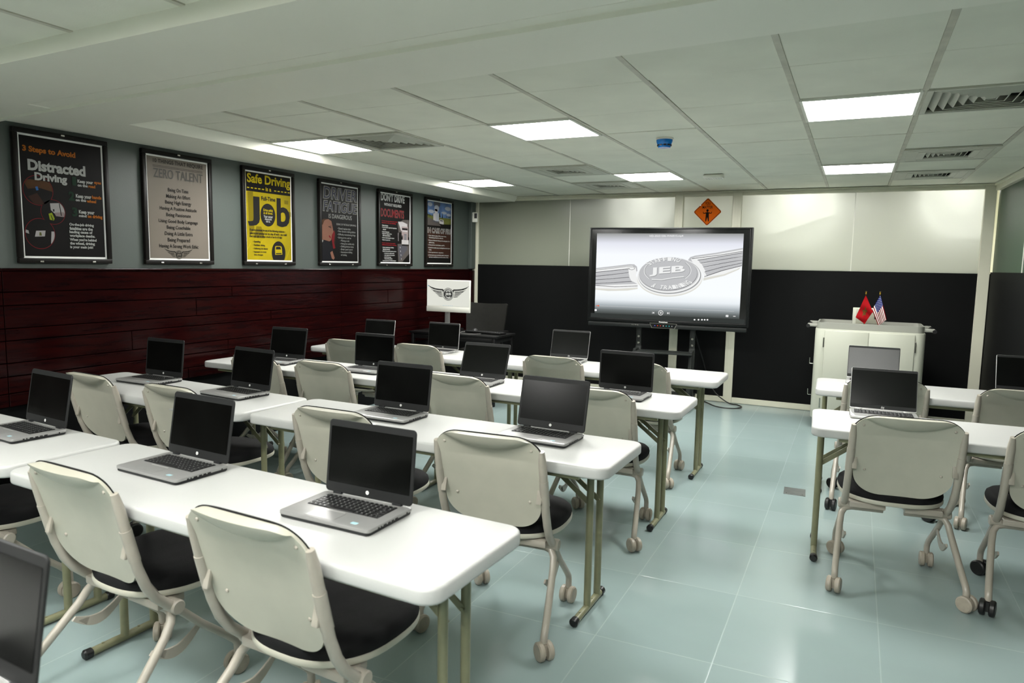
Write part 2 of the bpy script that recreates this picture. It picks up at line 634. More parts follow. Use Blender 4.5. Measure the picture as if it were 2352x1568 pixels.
b = MB(); b.box((XR + 0.03, (YF + YB) / 2, 0.75), (0.05, YB - YF, 1.49)); slant(structure(b.build('wall_right', M['black_panel'])))
b = MB(); b.box((XR + 0.03, (YF + YB) / 2, 1.90), (0.02, YB - YF, 0.82))
o = slant(structure(b.build('window_4', M['frost_green'])))
c = MB()
for yy in (6.80, 5.6, 4.4, 3.2, 2.0, 0.8, -0.4, -1.6):
    c.box((XR + 0.017, yy, 1.88), (0.006, 0.012, 0.77))
c.build('seam', M['seam'], o)
b = MB(); b.box((XR + 0.10, (YF + YB) / 2, 1.2), (0.04, YB - YF, 2.5)); slant(structure(b.build('wall_right_outer', M['wall_grey'])))
b = MB()
b.box((XR + 0.005, (YF + YB) / 2 - 0.02, 2.285), (0.05, YB - YF - 0.05, 0.066), 0.004)
b.box((XR - 0.016, (YF + YB) / 2 - 0.02, 2.308), (0.03, YB - YF - 0.05, 0.02), 0.003)
b.box((XR + 0.005, (YF + YB) / 2 - 0.02, 0.035), (0.05, YB - YF - 0.05, 0.07), 0.004)
slant(structure(b.build('trim_6', M['cream_frame'])))
b = MB(); b.box((XR / 2 + .15, YF - 0.05, H / 2), (XR + 0.7, 0.1, H + 0.2)); structure(b.build('wall_front', M['front_wall']))

# unseen rooms added behind the glass; divider and dark walls dim the left pane
def back_room(x0, x1, m):
    b = MB()
    b.box(((x0 + x1) / 2, YB + 2.0, 1.3), (x1 - x0, 0.05, 2.9))
    b.box(((x0 + x1) / 2, YB + 1.04, 2.62), (x1 - x0, 1.9, 0.05))
    b.box(((x0 + x1) / 2, YB + 1.04, -0.08), (x1 - x0, 1.9, 0.05))
    b.box((x0, YB + 1.04, 1.3), (0.02, 1.9, 2.8))
    b.box((x1, YB + 1.04, 1.3), (0.02, 1.9, 2.8))
    structure(b.build('wall_unseen_chamber', m))


back_room(-0.3, 2.61, M['gap'])
back_room(2.65, XR + 0.4, M['soffit'])

# ------------------------------------------------------------------ ceiling
GX = [0.65, 1.175, 1.780, 2.407, 2.961, 3.559, 4.150, 4.700, 5.280, 5.90]
GYF = [YF, -2.25, -1.65, -1.05, -0.45, 0.15, 0.75, 1.35, 1.76]
GYB = [2.45, 3.19, 3.814, 4.372, 4.985, 5.600, 6.214, 6.802, 7.400, 7.97]
LIGHTS = [(c, r) for r in (2, 6) for c in (0, 3, 6)]           # cells of the far field that hold light panels
VENTS = [(1, 2), (7, 2), (7, 5), (7, 7), (2, 5), (2, 7)]
FLIGHTS = [(c, r) for r in (2, 5) for c in (0, 3, 6)]
TG = MB(); TT = MB(); TV = MB()


def tiles(gx, gy, skip, wide):
    for i in range(len(gx) - 1):
        for j in range(len(gy) - 1):
            if (i, j) in skip:
                continue
            dz = random.uniform(0, 0.004)
            x0, x1, y0, y1 = gx[i] + wide * 0.5, gx[i + 1] - wide * 0.5, gy[j] + 0.004, gy[j + 1] - 0.004
            a, c = random.uniform(-.002, .002), random.uniform(-.002, .002)
            z = H + 0.002 + dz
            t = bmesh.new()
            bmesh.ops.create_cube(t, size=1.0, matrix=Matrix.Diagonal((x1 - x0, y1 - y0, 0.014, 1)))
            for v in t.verts:
                v.co.z += a * v.co.x * 2 + c * v.co.y * 2
            bmesh.ops.bevel(t, geom=[e for e in t.edges if e.verts[0].co.z < 0 and e.verts[1].co.z < 0], offset=0.003, segments=1, affect='EDGES')
            TG.merge(t, Matrix.Translation(((x0 + x1) / 2, (y0 + y1) / 2, z + 0.007)))


tiles(GX, GYB, set(LIGHTS) | set(VENTS), 0.022)
tiles(GX, GYF, set(FLIGHTS), 0.022)
for x in GX[1:-1]:
    TT.box((x, (GYB[0] + GYB[-1]) / 2, H + 0.0035), (0.024, GYB[-1] - GYB[0], 0.006))
    TT.box((x, (GYF[0] + GYF[-1]) / 2, H + 0.0035), (0.024, GYF[-1] - GYF[0], 0.006))
for y in GYB[1:-1] + GYF[1:-1]:
    TT.box(((0.65 + XR + .3) / 2, y, H + 0.011), (XR + .3 - 0.65, 0.022, 0.006))
TV.box((XR / 2 + .15, (YF + YB) / 2, H + 0.12), (XR + 0.7, YB - YF + 0.3, 0.06))
structure(TG.build('ceiling', M['ceiling']))
structure(TT.build('trim_7', M['tee']))
structure(TV.build('ceiling_slab', M['gap']))

# lowered border along the left wall and the cross beam with its joint strip
b = MB()
ZS = 2.262
b.prism([(0.0, YF), (0.585, YF), (0.585, YB), (0.0, YB)], ZS, H + 0.05)
b.prism([(0.585, YF), (0.65, YF), (0.65, YB), (0.585, YB)], H - 0.0, H + 0.05)
# splayed cove from the lowered border up to the tiles
n0 = len(b.bm.verts)
vs = [b.bm.verts.new(p) for p in ((0.585, YF, ZS), (0.64, YF, H), (0.64, YB, H), (0.585, YB, ZS))]
b.bm.faces.new(vs)
# dropped border along the back wall inside the cream rail
structure(b.build('soffit_left', M['soffit']))
b = MB()
near = lambda x: 1.775 - 0.034 * x
g1 = lambda x: 2.262 - 0.050 * x
g2 = lambda x: 2.395 - 0.064 * x
far = lambda x: 2.83 - 0.070 * x
XA, XB = 0.0, XR + 0.28


def strip(y0f, y1f, z):
    b.prism([(XA, y0f(XA)), (XB, y0f(XB)), (XB, y1f(XB)), (XA, y1f(XA))], z, H + 0.05, bev=0.0)


strip(near, lambda x: g1(x) - 0.006, ZS - 0.001)
strip(lambda x: g1(x) - 0.007, lambda x: g1(x) + 0.012, ZS + 0.022)
strip(lambda x: g1(x) + 0.011, lambda x: g2(x) - 0.010, ZS + 0.004)
strip(lambda x: g2(x) - 0.011, lambda x: g2(x) + 0.010, ZS - 0.014)
strip(lambda x: g2(x) + 0.009, far, ZS - 0.0012)
structure(b.build('beam_ceiling', M['soffit']))


def ceiling_light(x0, x1, y0, y1, label, group='square ceiling light panels'):
    t = thing('ceiling_light', label, 'ceiling light', ((x0 + x1) / 2, (y0 + y1) / 2, H), 0, group)
    wx, wy = x1 - x0 - 0.012, y1 - y0 - 0.012
    r = MB()
    for sx in (-1, 1):
        r.box((sx * (wx / 2 - 0.009), 0, 0.004), (0.018, wy, 0.022), 0.003)
        r.box((0, sx * (wy / 2 - 0.009), 0.004), (wx - 0.036, 0.018, 0.022), 0.003)
    r.box((0, 0, 0.03), (wx - 0.02, wy - 0.02, 0.03))
    r.build('frame', M['white_plastic'], t)
    d = MB(); d.box((0, 0, 0.001), (wx - 0.036, wy - 0.036, 0.008))
    d.build('diffuser', M['panel_light'], t)
    return t


M['panel_light'] = emat('light_panel_diffuser', (255, 254, 250), PANEL_EMIT)
_ll = {(0, 2): 'square ceiling light panel against the left border, nearer the cross beam', (3, 2): 'square ceiling light panel above the middle tables, nearer the cross beam',
       (6, 2): 'large bright square ceiling light panel beside the big slatted vent, nearer the cross beam', (0, 6): 'far square ceiling light panel against the left border, near the monitor corner',
       (3, 6): 'far square ceiling light panel above the large display, beside the small vent', (6, 6): 'far square ceiling light panel above the white cart, beside two small vents'}
for c_, r_ in LIGHTS:
    ceiling_light(GX[c_], GX[c_ + 1], GYB[r_], GYB[r_ + 1], _ll[(c_, r_)])
for c_, r_ in FLIGHTS:
    ceiling_light(GX[c_], GX[c_ + 1], GYF[r_], GYF[r_ + 1], 'square ceiling light panel on the camera side of the cross beam, out of frame', 'square ceiling light panels out of frame')


def vent(cell, label, core, ncone):
    i, j = cell
    x0, x1, y0, y1 = GX[i], GX[i + 1], GYB[j], GYB[j + 1]
    t = thing('ceiling_vent', label, 'ceiling vent', ((x0 + x1) / 2, (y0 + y1) / 2, H), 0, 'ceiling air vents')
    wx, wy = x1 - x0 - 0.014, y1 - y0 - 0.010
    hx, hy = wx / 2, wy / 2
    f = MB()
    c0 = core
    for sx in (-1, 1):
        f.box((sx * (hx + c0) / 2, 0, 0.0), (hx - c0, wy, 0.012), 0.002)
        f.box((0, sx * (hy + c0) / 2, 0.0), (2 * c0, hy - c0, 0.012), 0.002)
    if core < 0.2:
        for q in (hx - 0.03, c0 + 0.045):
            for sx in (-1, 1):
                f.box((sx * q, 0, -0.0065), (0.006, 2 * q, 0.003)); f.box((0, sx * q, -0.0065), (2 * q, 0.006, 0.003))
    f.build('frame', M['vent'], t)
    s = MB()
    step = core / (ncone + 0.5)
    for k in range(ncone):
        q = core - step * (k + 0.15)
        a = q; bb = q - step * 0.72
        # square blade: high outer edge, low inner edge
        for sg in range(4):
            R = Matrix.Rotation(PI / 2 * sg, 4, 'Z')
            pts = [(-a, -a, 0.034), (a, -a, 0.034), (bb, -bb, -0.005), (-bb, -bb, -0.005)]
            s.poly([R @ Vector(p) for p in pts])
            pts = [(-bb, -bb, -0.005), (bb, -bb, -0.005), (bb - .004, -bb + .004, -0.004), (-bb + .004, -bb + .004, -0.004)]
            s.poly([R @ Vector(p) for p in pts])
    q = step * 0.5
    s.box((0, 0, 0.002), (2 * q, 2 * q, 0.006))
    s.build('louver', M['vent'], t, recalc=False)
    k = MB(); k.box((0, 0, 0.060), (wx, wy, 0.01)); k.build('duct_back', M['port'], t)
    return t


vent((1, 2), 'square slatted ceiling vent beside the near left light panel', 0.245, 6)
vent((7, 2), 'large square slatted ceiling vent cut by the right edge of the photo', 0.255, 6)
vent((7, 5), 'small-core square ceiling vent by the right wall, nearer of the two beyond the big one', 0.14, 4)
vent((7, 7), 'small-core square ceiling vent by the right wall, closest to the back wall', 0.14, 4)
vent((2, 5), 'small-core square ceiling vent left of the blue smoke detector', 0.14, 4)
vent((2, 7), 'small-core square ceiling vent close to the back wall, left of the display', 0.14, 4)

t = thing('smoke_detector', 'bright blue round smoke detector on a ceiling tile', 'smoke detector', (3.292, 4.62, H))
b = MB(); b.lathe([(0.056, 0.002), (0.056, -0.008), (0.053, -0.010)], n=28); b.build('mounting_ring', M['white_plastic'], t, 30)
b = MB(); b.lathe([(0.053, -0.008), (0.052, -0.022), (0.046, -0.038), (0.040, -0.043), (0.040, -0.052), (0.041, -0.053), (0.038, -0.060), (0.001, -0.060)], n=32)
b.build('cover', M['blue'], t, 30)
b = MB()
for k in range(10):
    a = 2 * PI * k / 10
    b.box((0.0445 * math.cos(a), 0.0445 * math.sin(a), -0.0445), (0.004, 0.018, 0.008), rot=(0, 0, a))
b.build('grille', M['port'], t)
t = thing('emergency_light', 'small ridged white box fixed to the ceiling near the back wall', 'ceiling box', (3.262, 6.545, H))
b = MB(); b.box((0, 0, -0.018), (0.175, 0.10, 0.036), 0.010); b.build('housing', M['white_plastic'], t, 30)
b = MB()
for k in range(7):
    b.box((-0.066 + 0.022 * k, 0, -0.037), (0.010, 0.085, 0.008), 0.003)
b.build('ribbed_lens', M['white_plastic'], t, 30)

t = thing('motion_detector', 'small white detector with a dark window on the far left corner post', 'detector', (0.052, 7.93, 2.075))
b = MB(); b.cyl((-0.035, -0.02, 0.0), (0.0, -0.035, 0.0), 0.025, 20, 0.004); b.build('bracket', M['white_plastic'], t, 30)
b = MB(); b.box((0.02, -0.05, -0.005), (0.075, 0.045, 0.125), 0.012, rot=(0, 0, 0.35)); b.build('housing', M['white_plastic'], t, 30)
b = MB(); b.box((0.042, -0.072, 0.012), (0.034, 0.006, 0.062), 0.002, rot=(0, 0, 0.35)); b.build('lens', M['port'], t)

t = thing('floor_outlet', 'flat grey metal floor outlet plate in the aisle by the right table', 'floor outlet', (4.188, 4.965, 0.0), 0.05)
b = MB(); b.box((0, 0, 0.001), (0.135, 0.155, 0.006), 0.001); b.build('plate', mat('grey_floor_plate', (112, 116, 114), 0.35, 0.6, noise=0.15, nscale=20), t)
b = MB()
for sx in (-1, 1):
    b.cyl((sx * 0.05, -0.06, 0.003), (sx * 0.05, -0.06, 0.005), 0.005, 10)
b.build('screw', M['steel'], t)
t = thing('wall_socket', 'cream power socket box at the foot of the post under the display', 'wall socket', (2.665, YB - 0.012, 0.135))
b = MB(); b.box((0, -0.012, 0), (0.072, 0.024, 0.19), 0.006); b.build('box', M['cream_frame'], t, 30)
b = MB(); b.box((0, -0.026, -0.03), (0.05, 0.006, 0.07), 0.004); b.build('socket_plate', M['white_plastic'], t, 30)
b = MB(); b.box((0, -0.034, 0.055), (0.04, 0.02, 0.05), 0.006); b.build('plug', M['black_rubber'], t, 30)
t = thing('power_cable', 'loop of thin black cable lying on the floor below the display', 'cable', (0, 0, 0))
b = MB(); b.tube([(2.72, 7.90, 0.17), (2.80, 7.88, 0.05), (2.93, 7.90, 0.012), (3.02, 7.86, 0.012), (3.18, 7.64, 0.012), (3.305, 7.58, 0.012), (3.411, 7.618, 0.012), (3.454, 7.723, 0.012), (3.40, 7.82, 0.012), (3.27, 7.895, 0.02), (3.10, 7.92, 0.16), (2.98, 7.90, 0.5), (2.92, 7.75, 0.78), (2.9, 7.55, 0.95)], 0.0065, 8, 8)
b.build('lead', M['cable'], t, 60)
# ------------------------------------------------------------------ folding tables
K, CX, TOP = 1.0202, 4.4674, 0.735


def table(label, cx, cy, L, Wd, rz, insetL=0.175, insetR=0.175):
    cx, cy, L, Wd = CX + (cx - CX) * K, cy * K, L * K, Wd * K
    t = thing('folding_table', label, 'table', (cx, cy, 0), rz, 'white folding tables in rows')
    b = MB()
    b.prism(rrect(L, Wd, 0.055, 7), TOP - 0.045, TOP, bev=0.010, seg=3)
    b.build('tabletop', M['white_table'], t, 40)
    fr = MB()
    for sy in (-1, 1):
        fr.box((0, sy * (Wd / 2 - 0.05), TOP - 0.055), (L - 0.25, 0.022, 0.025), 0.003)
    fr.build('underframe', M['olive'], t, 40)
    for s, ins in ((-1, insetL), (1, insetR)):
        x = s * (L / 2 - ins)
        p = MB()
        for y in (0.067, 0.190):
            p.tube([(x, y, TOP - 0.05), (x, y, 0.022)], 0.0155, 14)
        p.tube([(x, 0.03, TOP - 0.057), (x, 0.225, TOP - 0.057)], 0.012, 10)
        leg = p.build('leg', M['olive'], t, 40)
        f = MB(); f.tube([(x, -0.075, 0.0195), (x, 0.235, 0.0195)], 0.0155, 14)
        for y in (-0.02, 0.125):
            f.cyl((x, y, 0.033), (x, y, 0.037), 0.005, 10)
        f.build('foot_bar', M['olive'], leg, 40)
        for ya, yb in ((-0.095, -0.06), (0.222, 0.258)):
            c = MB(); c.cyl((x, ya, 0.0195), (x, yb, 0.0195), 0.0192, 16, 0.006); c.build('foot_cap', M['black_rubber'], leg, 40)
        br = MB()
        for y in (0.085, 0.172):
            a, e = Vector((x, y, 0.47)), Vector((x - s * 0.27, y, TOP - 0.058))
            mid = (a + e) / 2
            ang = math.atan2(e.z - a.z, e.x - a.x)
            br.box(mid, ((e - a).length, 0.006, 0.024), 0.002, rot=(0, -ang, 0))
            for q in (0.0, 0.55):
                pt = a.lerp(e, q)
                br.cyl(pt + Vector((0, -0.006, 0)), pt + Vector((0, 0.006, 0)), 0.006, 10)
        br.build('brace', M['olive'], leg, 40)
    return t


table('white folding table in the nearest row, its right end in the foreground', 2.765, 1.550, 1.80, 0.465, -0.038)
table('white folding table in the nearest row, cut by the left edge of the photo', 0.945, 1.626, 1.78, 0.455, -0.045)
table('white folding table in the second row, next to the aisle', 2.785, 2.645, 1.83, 0.485, -0.015)
table('white folding table in the second row, next to the mahogany wall', 1.035, 2.675, 1.63, 0.485, -0.045)
table('white folding table in the third row, next to the aisle', 2.785, 3.800, 1.83, 0.505, 0.0)
table('white folding table in the third row, next to the mahogany wall', 1.050, 3.790, 1.64, 0.495, 0.0)
table('white folding table in the fourth row, next to the aisle', 2.785, 4.880, 1.83, 0.500, 0.0)
table('white folding table in the fourth row, next to the mahogany wall', 1.045, 4.900, 1.63, 0.495, 0.0)
table('white folding table right of the aisle, nearer of the two', 4.937, 3.832, 1.25, 0.515, 0.045, 0.05, 0.12)
table('white folding table right of the aisle, in front of the white cart', 4.900, 5.010, 1.25, 0.520, 0.03, 0.06, 0.12)
table('white folding table under the cropped laptop at the bottom left corner', 2.760, 0.405, 1.80, 0.470, 0.0)


# ------------------------------------------------------------------ nesting chairs
def back_y(z):
    return 0.043 + (0.791 - z) * 0.267


def back_half(z):
    """Half width of the back shell at height z."""
    top, bot = 0.839, 0.440
    k = min(1, max(0, (z - 0.575) / 0.10))
    k = k * k * (3 - 2 * k)
    h = 0.206 + 0.026 * k
    if z > top - 0.098:
        q = min(1, (z - (top - 0.098)) / 0.098)
        h = h - 0.110 + 0.110 * math.sqrt(max(0, 1 - q * q))
    elif z < bot + 0.115:
        q = min(1, (bot + 0.115 - z) / 0.115)
        h = h - 0.130 + 0.130 * math.sqrt(max(0, 1 - q * q))
    return h


def back_point(s, k, off=0.0, scale=1.0, lip=True):
    t = math.sin((k - 0.5) * PI)
    z = 0.6395 + 0.1995 * t * scale
    x = back_half(0.6395 + 0.1995 * t) * s * scale
    y = back_y(z) + 0.026 * (1 - (x / 0.232) ** 2) * min(1, max(0.0, (0.839 - z) / 0.1)) + off
    if lip:
        Lp = max(0.0, 1 - (x / 0.200) ** 2)
        d = (0.839 - z) / (0.060 * Lp + 0.003)
        if d < 1:
            y -= 0.040 * Lp ** 0.6 * math.sqrt(max(0, 1 - max(0, d) ** 2.5))
    return (x, y, z)


def chair_master():
    t = thing('training_chair', 'x', 'chair')
    b = MB()
    nu, nv = 40, 96
    A = b.grid(lambda u, v: back_point(2 * u - 1, v), nu, nv)
    B = b.grid(lambda u, v: back_point(2 * u - 1, v, 0.011, 0.995, False), nu, nv)
    for j in range(nv):
        for i in (0, nu):
            try:
                b.bm.faces.new((A[j][i], A[j + 1][i], B[j + 1][i], B[j][i]))
            except ValueError:
                pass
    for i in range(nu):
        for j in (0, nv):
            b.bm.faces.new((A[j][i], A[j][i + 1], B[j][i + 1], B[j][i]))
    back = b.build('backrest', M['chair_plastic'], t, 50, weld=False)
    b = MB()
    A = b.grid(lambda u, v: back_point(2 * u - 1, v, 0.012, 1.012, False), 24, 30)
    B = b.grid(lambda u, v: tuple(Vector(back_point(2 * u - 1, v, 0.014, 1.012, False)) + Vector((0, 0.016 * (1 - (2 * u - 1) ** 6) * (1 - abs(2 * v - 1) ** 8), 0))), 24, 30)
    for j in range(30):
        for i in (0, 24):
            try:
                b.bm.faces.new((A[j][i], A[j + 1][i], B[j + 1][i], B[j][i]))
            except ValueError:
                pass
    for i in range(24):
        for j in (0, 30):
            b.bm.faces.new((A[j][i], A[j][i + 1], B[j][i + 1], B[j][i]))
    p = b.build('back_pad', M['chair_fabric'], back, 60)
    p['label'] = 'black fabric front pad'
    for sx in (-1, 1):
        for (bx, by, bz) in ((0.184, 0.043, 0.791), (0.158, 0.103, 0.566)):
            q = MB()
            sc = bx / 0.232
            yy = back_y(bz) + 0.026 * (1 - sc * sc) * min(1, (0.839 - bz) / 0.1)
            q.lathe([(0.0065, -0.004), (0.0062, 0.0015), (0.004, 0.0035), (0.0005, 0.0040)], Matrix.Translation((sx * bx, yy, bz)) @ Matrix.Rotation(PI / 2 - 0.26, 4, 'X'), 12)
            q.build('bolt', M['chair_tube'], back, 40)
    # seat
    def seat_outline(grow=0.0, n=56):
        pts = []
        for k in range(n):
            a = 2 * PI * k / n
            c, s = math.cos(a), math.sin(a)
            e = 2 / 2.7
            x = 0.232 * math.copysign(abs(c) ** e, c)
            y = 0.232 * math.copysign(abs(s) ** e, s)
            w_ = 1.0 - 0.10 * (y < 0) * (y / 0.232) ** 2
            pts.append((x * w_ * (1 + grow / 0.232), 0.386 + y * (1 + grow / 0.232)))
        return pts
    b = MB(); b.prism(seat_outline(), 0.386, 0.408, bev=0.006, seg=2)
    pan = b.build('seat_pan', M['chair_plastic'], t, 40)
    b = MB()
    rings = []
    for gr, z in ((-0.004, 0.405), (-0.001, 0.420), (-0.006, 0.438), (-0.022, 0.451), (-0.06, 0.458), (-0.12, 0.457), (-0.2, 0.452)):
        rings.append([b.bm.verts.new((x, y, z - 0.012 * max(0, (y - 0.48)) / 0.13)) for x, y in seat_outline(gr)])
    for A, B in zip(rings, rings[1:]):
        n = len(A)
        for k in range(n):
            b.bm.faces.new((A[k], A[(k + 1) % n], B[(k + 1) % n], B[k]))
    b.bm.faces.new(rings[-1]); b.bm.faces.new(rings[0][::-1])
    p = b.build('seat_cushion', M['chair_fabric'], t, 60)
    p['label'] = 'black velour seat cushion'
    # frame
    for s in (-1, 1):
        b = MB()
        b.tube([(s * 0.2225, 0.055, 0.790), (s * 0.223, 0.068, 0.74), (s * 0.224, 0.086, 0.66), (s * 0.2245, 0.105, 0.58), (s * 0.2245, 0.118, 0.53), (s * 0.224, 0.143, 0.465), (s * 0.222, 0.175, 0.415), (s * 0.220, 0.215, 0.375), (s * 0.219, 0.242, 0.357)], [0.012, 0.0165] + [0.0165] * 7, 12)
        b.tube([(s * 0.224, 0.084, 0.668), (s * 0.2245, 0.110, 0.562)], 0.0182, 12)
        b.box((s * 0.206, 0.097, 0.615), (0.022, 0.012, 0.09), 0.003, rot=(-0.25, 0, 0))
        post = b.build('back_post', M['chair_tube'], t, 45)
        b = MB(); b.cyl((s * 0.186, 0.242, 0.357), (s * 0.243, 0.242, 0.357), 0.0245, 20, 0.004)
        b.build('pivot_cap', M['chair_tube'], post, 40)
        b = MB()
        b.tube([(s * 0.045, 0.238, 0.342), (s * 0.13, 0.238, 0.342), (s * 0.185, 0.237, 0.342), (s * 0.213, 0.232, 0.335), (s * 0.2285, 0.218, 0.312), (s * 0.236, 0.190, 0.272), (s * 0.2600, 0.055, 0.135), (s * 0.2655, 0.020, 0.105), (s * 0.267, 0.006, 0.085), (s * 0.267, 0.004, 0.066)], 0.0145, 12)
        b.box((s * 0.12, 0.245, 0.366), (0.16, 0.10, 0.030), 0.006)
        rear = b.build('rear_leg', M['chair_tube'], t, 45)
        b = MB()
        b.tube([(s * 0.219, 0.25, 0.345), (s * 0.217, 0.34, 0.252), (s * 0.215, 0.445, 0.158), (s * 0.2145, 0.478, 0.126), (s * 0.214, 0.489, 0.105), (s * 0.214, 0.490, 0.066)], 0.0135, 12)
        front = b.build('front_leg', M['chair_tube'], t, 45)
        b = MB()
        ya, za, yb, zb = 0.150, 0.228, 0.345, 0.248
        out, inn = [], []
        for k in range(13):
            f = k / 12
            y, z = ya + (yb - ya) * f, za + (zb - za) * f
            out.append((y, z - 0.058 * math.sin(PI * f)))
            inn.append((y + (0.012 if f < .5 else -0.012), z + 0.012 - 0.034 * math.sin(PI * f)))
        b.prism([(p[0], p[1]) for p in out + inn[::-1]], -0.004, 0.004, Matrix(((0, 0, 1, s * 0.214), (1, 0, 0, 0), (0, 1, 0, 0), (0, 0, 0, 1))), bev=0.0015, seg=1)
        b.build('fold_bracket', M['chair_tube'], t, 40)
        for (leg, x, y, yaw) in ((rear, s * 0.267, 0.004, 0.55 * s + 0.25), (front, s * 0.214, 0.490, -0.45 * s + 0.35)):
            c = MB()
            R = Matrix.Translation((x, y, 0.0)) @ Matrix.Rotation(yaw, 4, 'Z')
            for sx in (-1, 1):
                c.lathe([(0.012, -0.012), (0.031, -0.012), (0.0365, -0.007), (0.0365, 0.007), (0.031, 0.012), (0.010, 0.012)], R @ Matrix.Translation((sx * 0.0185, -0.006, 0.0365)) @ Matrix.Rotation(PI / 2, 4, 'Y'), 22)
            c.merge(_cube((0.012, 0.032, 0.044)), R @ Matrix.Translation((0, -0.002, 0.042)))
            c.lathe([(0.0075, 0.058), (0.0075, 0.078)], R, 10)
            c.build('caster', M['caster'], leg, 40)
    return t


def _cube(s):
    t = bmesh.new()
    bmesh.ops.create_cube(t, size=1.0, matrix=Matrix.Diagonal((*s, 1)))
    return t


CH = chair_master()
CHAIRS = [
    (2.297, 1.257, -.045, 'grey-backed chair at the nearest row, directly left of the closest chair', 0),
    (3.087, 1.220, -.046, 'closest grey-backed chair, large at the bottom of the photo, in front of the nearest laptop', 0),
    (1.246, 1.307, .027, 'chair at the nearest row cut off by the left edge of the photo', 0),
    (0.640, 2.395, -.061, 'grey-backed chair in the second row, first from the mahogany wall', 0),
    (1.335, 2.375, -.034, 'grey-backed chair in the second row, second from the mahogany wall, behind an open laptop', 1),
    (2.412, 2.351, .001, 'grey-backed chair in the second row, partly hidden behind the nearest laptop', 0),
    (3.226, 2.300, .072, 'grey-backed chair in the second row, next to the aisle', 0),
    (0.800, 3.445, -.049, 'grey-backed chair in the third row, first from the mahogany wall, mostly hidden by a laptop', 0),
    (1.375, 3.464, -.008, 'grey-backed chair in the third row, second from the mahogany wall', 0),
    (2.374, 3.468, -.017, 'grey-backed chair in the third row, right of the left pair, behind an open laptop', 0),
    (3.238, 3.472, .027, 'grey-backed chair in the third row, next to the aisle', 0),
    (0.672, 4.585, .014, 'grey-backed chair in the fourth row, first from the mahogany wall', 0),
    (1.331, 4.640, -.020, 'grey-backed chair in the fourth row, second from the mahogany wall, in front of the monitor', 0),
    (2.541, 4.569, .008, 'grey-backed chair in the fourth row, left of the display stand', 0),
    (3.142, 4.625, -.05, 'grey-backed chair in the fourth row, next to the aisle, below the display', 0),
    (4.732, 3.512, .131, 'grey-backed chair right of the aisle, fully visible at the nearer right-hand table', 0),
    (5.345, 3.560, .040, 'chair on black casters at the nearer right-hand table, cut by the photo edge', 1),
    (4.683, 4.736, .120, 'chair at the far right-hand table, hidden behind a silver laptop, on black casters', 1),
    (5.375, 4.720, .040, 'grey-backed chair at the far right-hand table, by the right wall', 0),
]
for i, (x, y, a, lab, dark) in enumerate(CHAIRS):
    c = CH if i == 0 else copy_tree(CH)
    c.location = (x, y, 0)
    c.rotation_euler = (0, 0, a)
    c['label'] = lab
    c['group'] = 'grey training chairs at the tables'
    if dark:
        for ch in c.children:
            for g in ch.children:
                if g.name.startswith('caster'):
                    me = g.data.copy(); g.data = me; me.materials[0] = M['caster_dark']


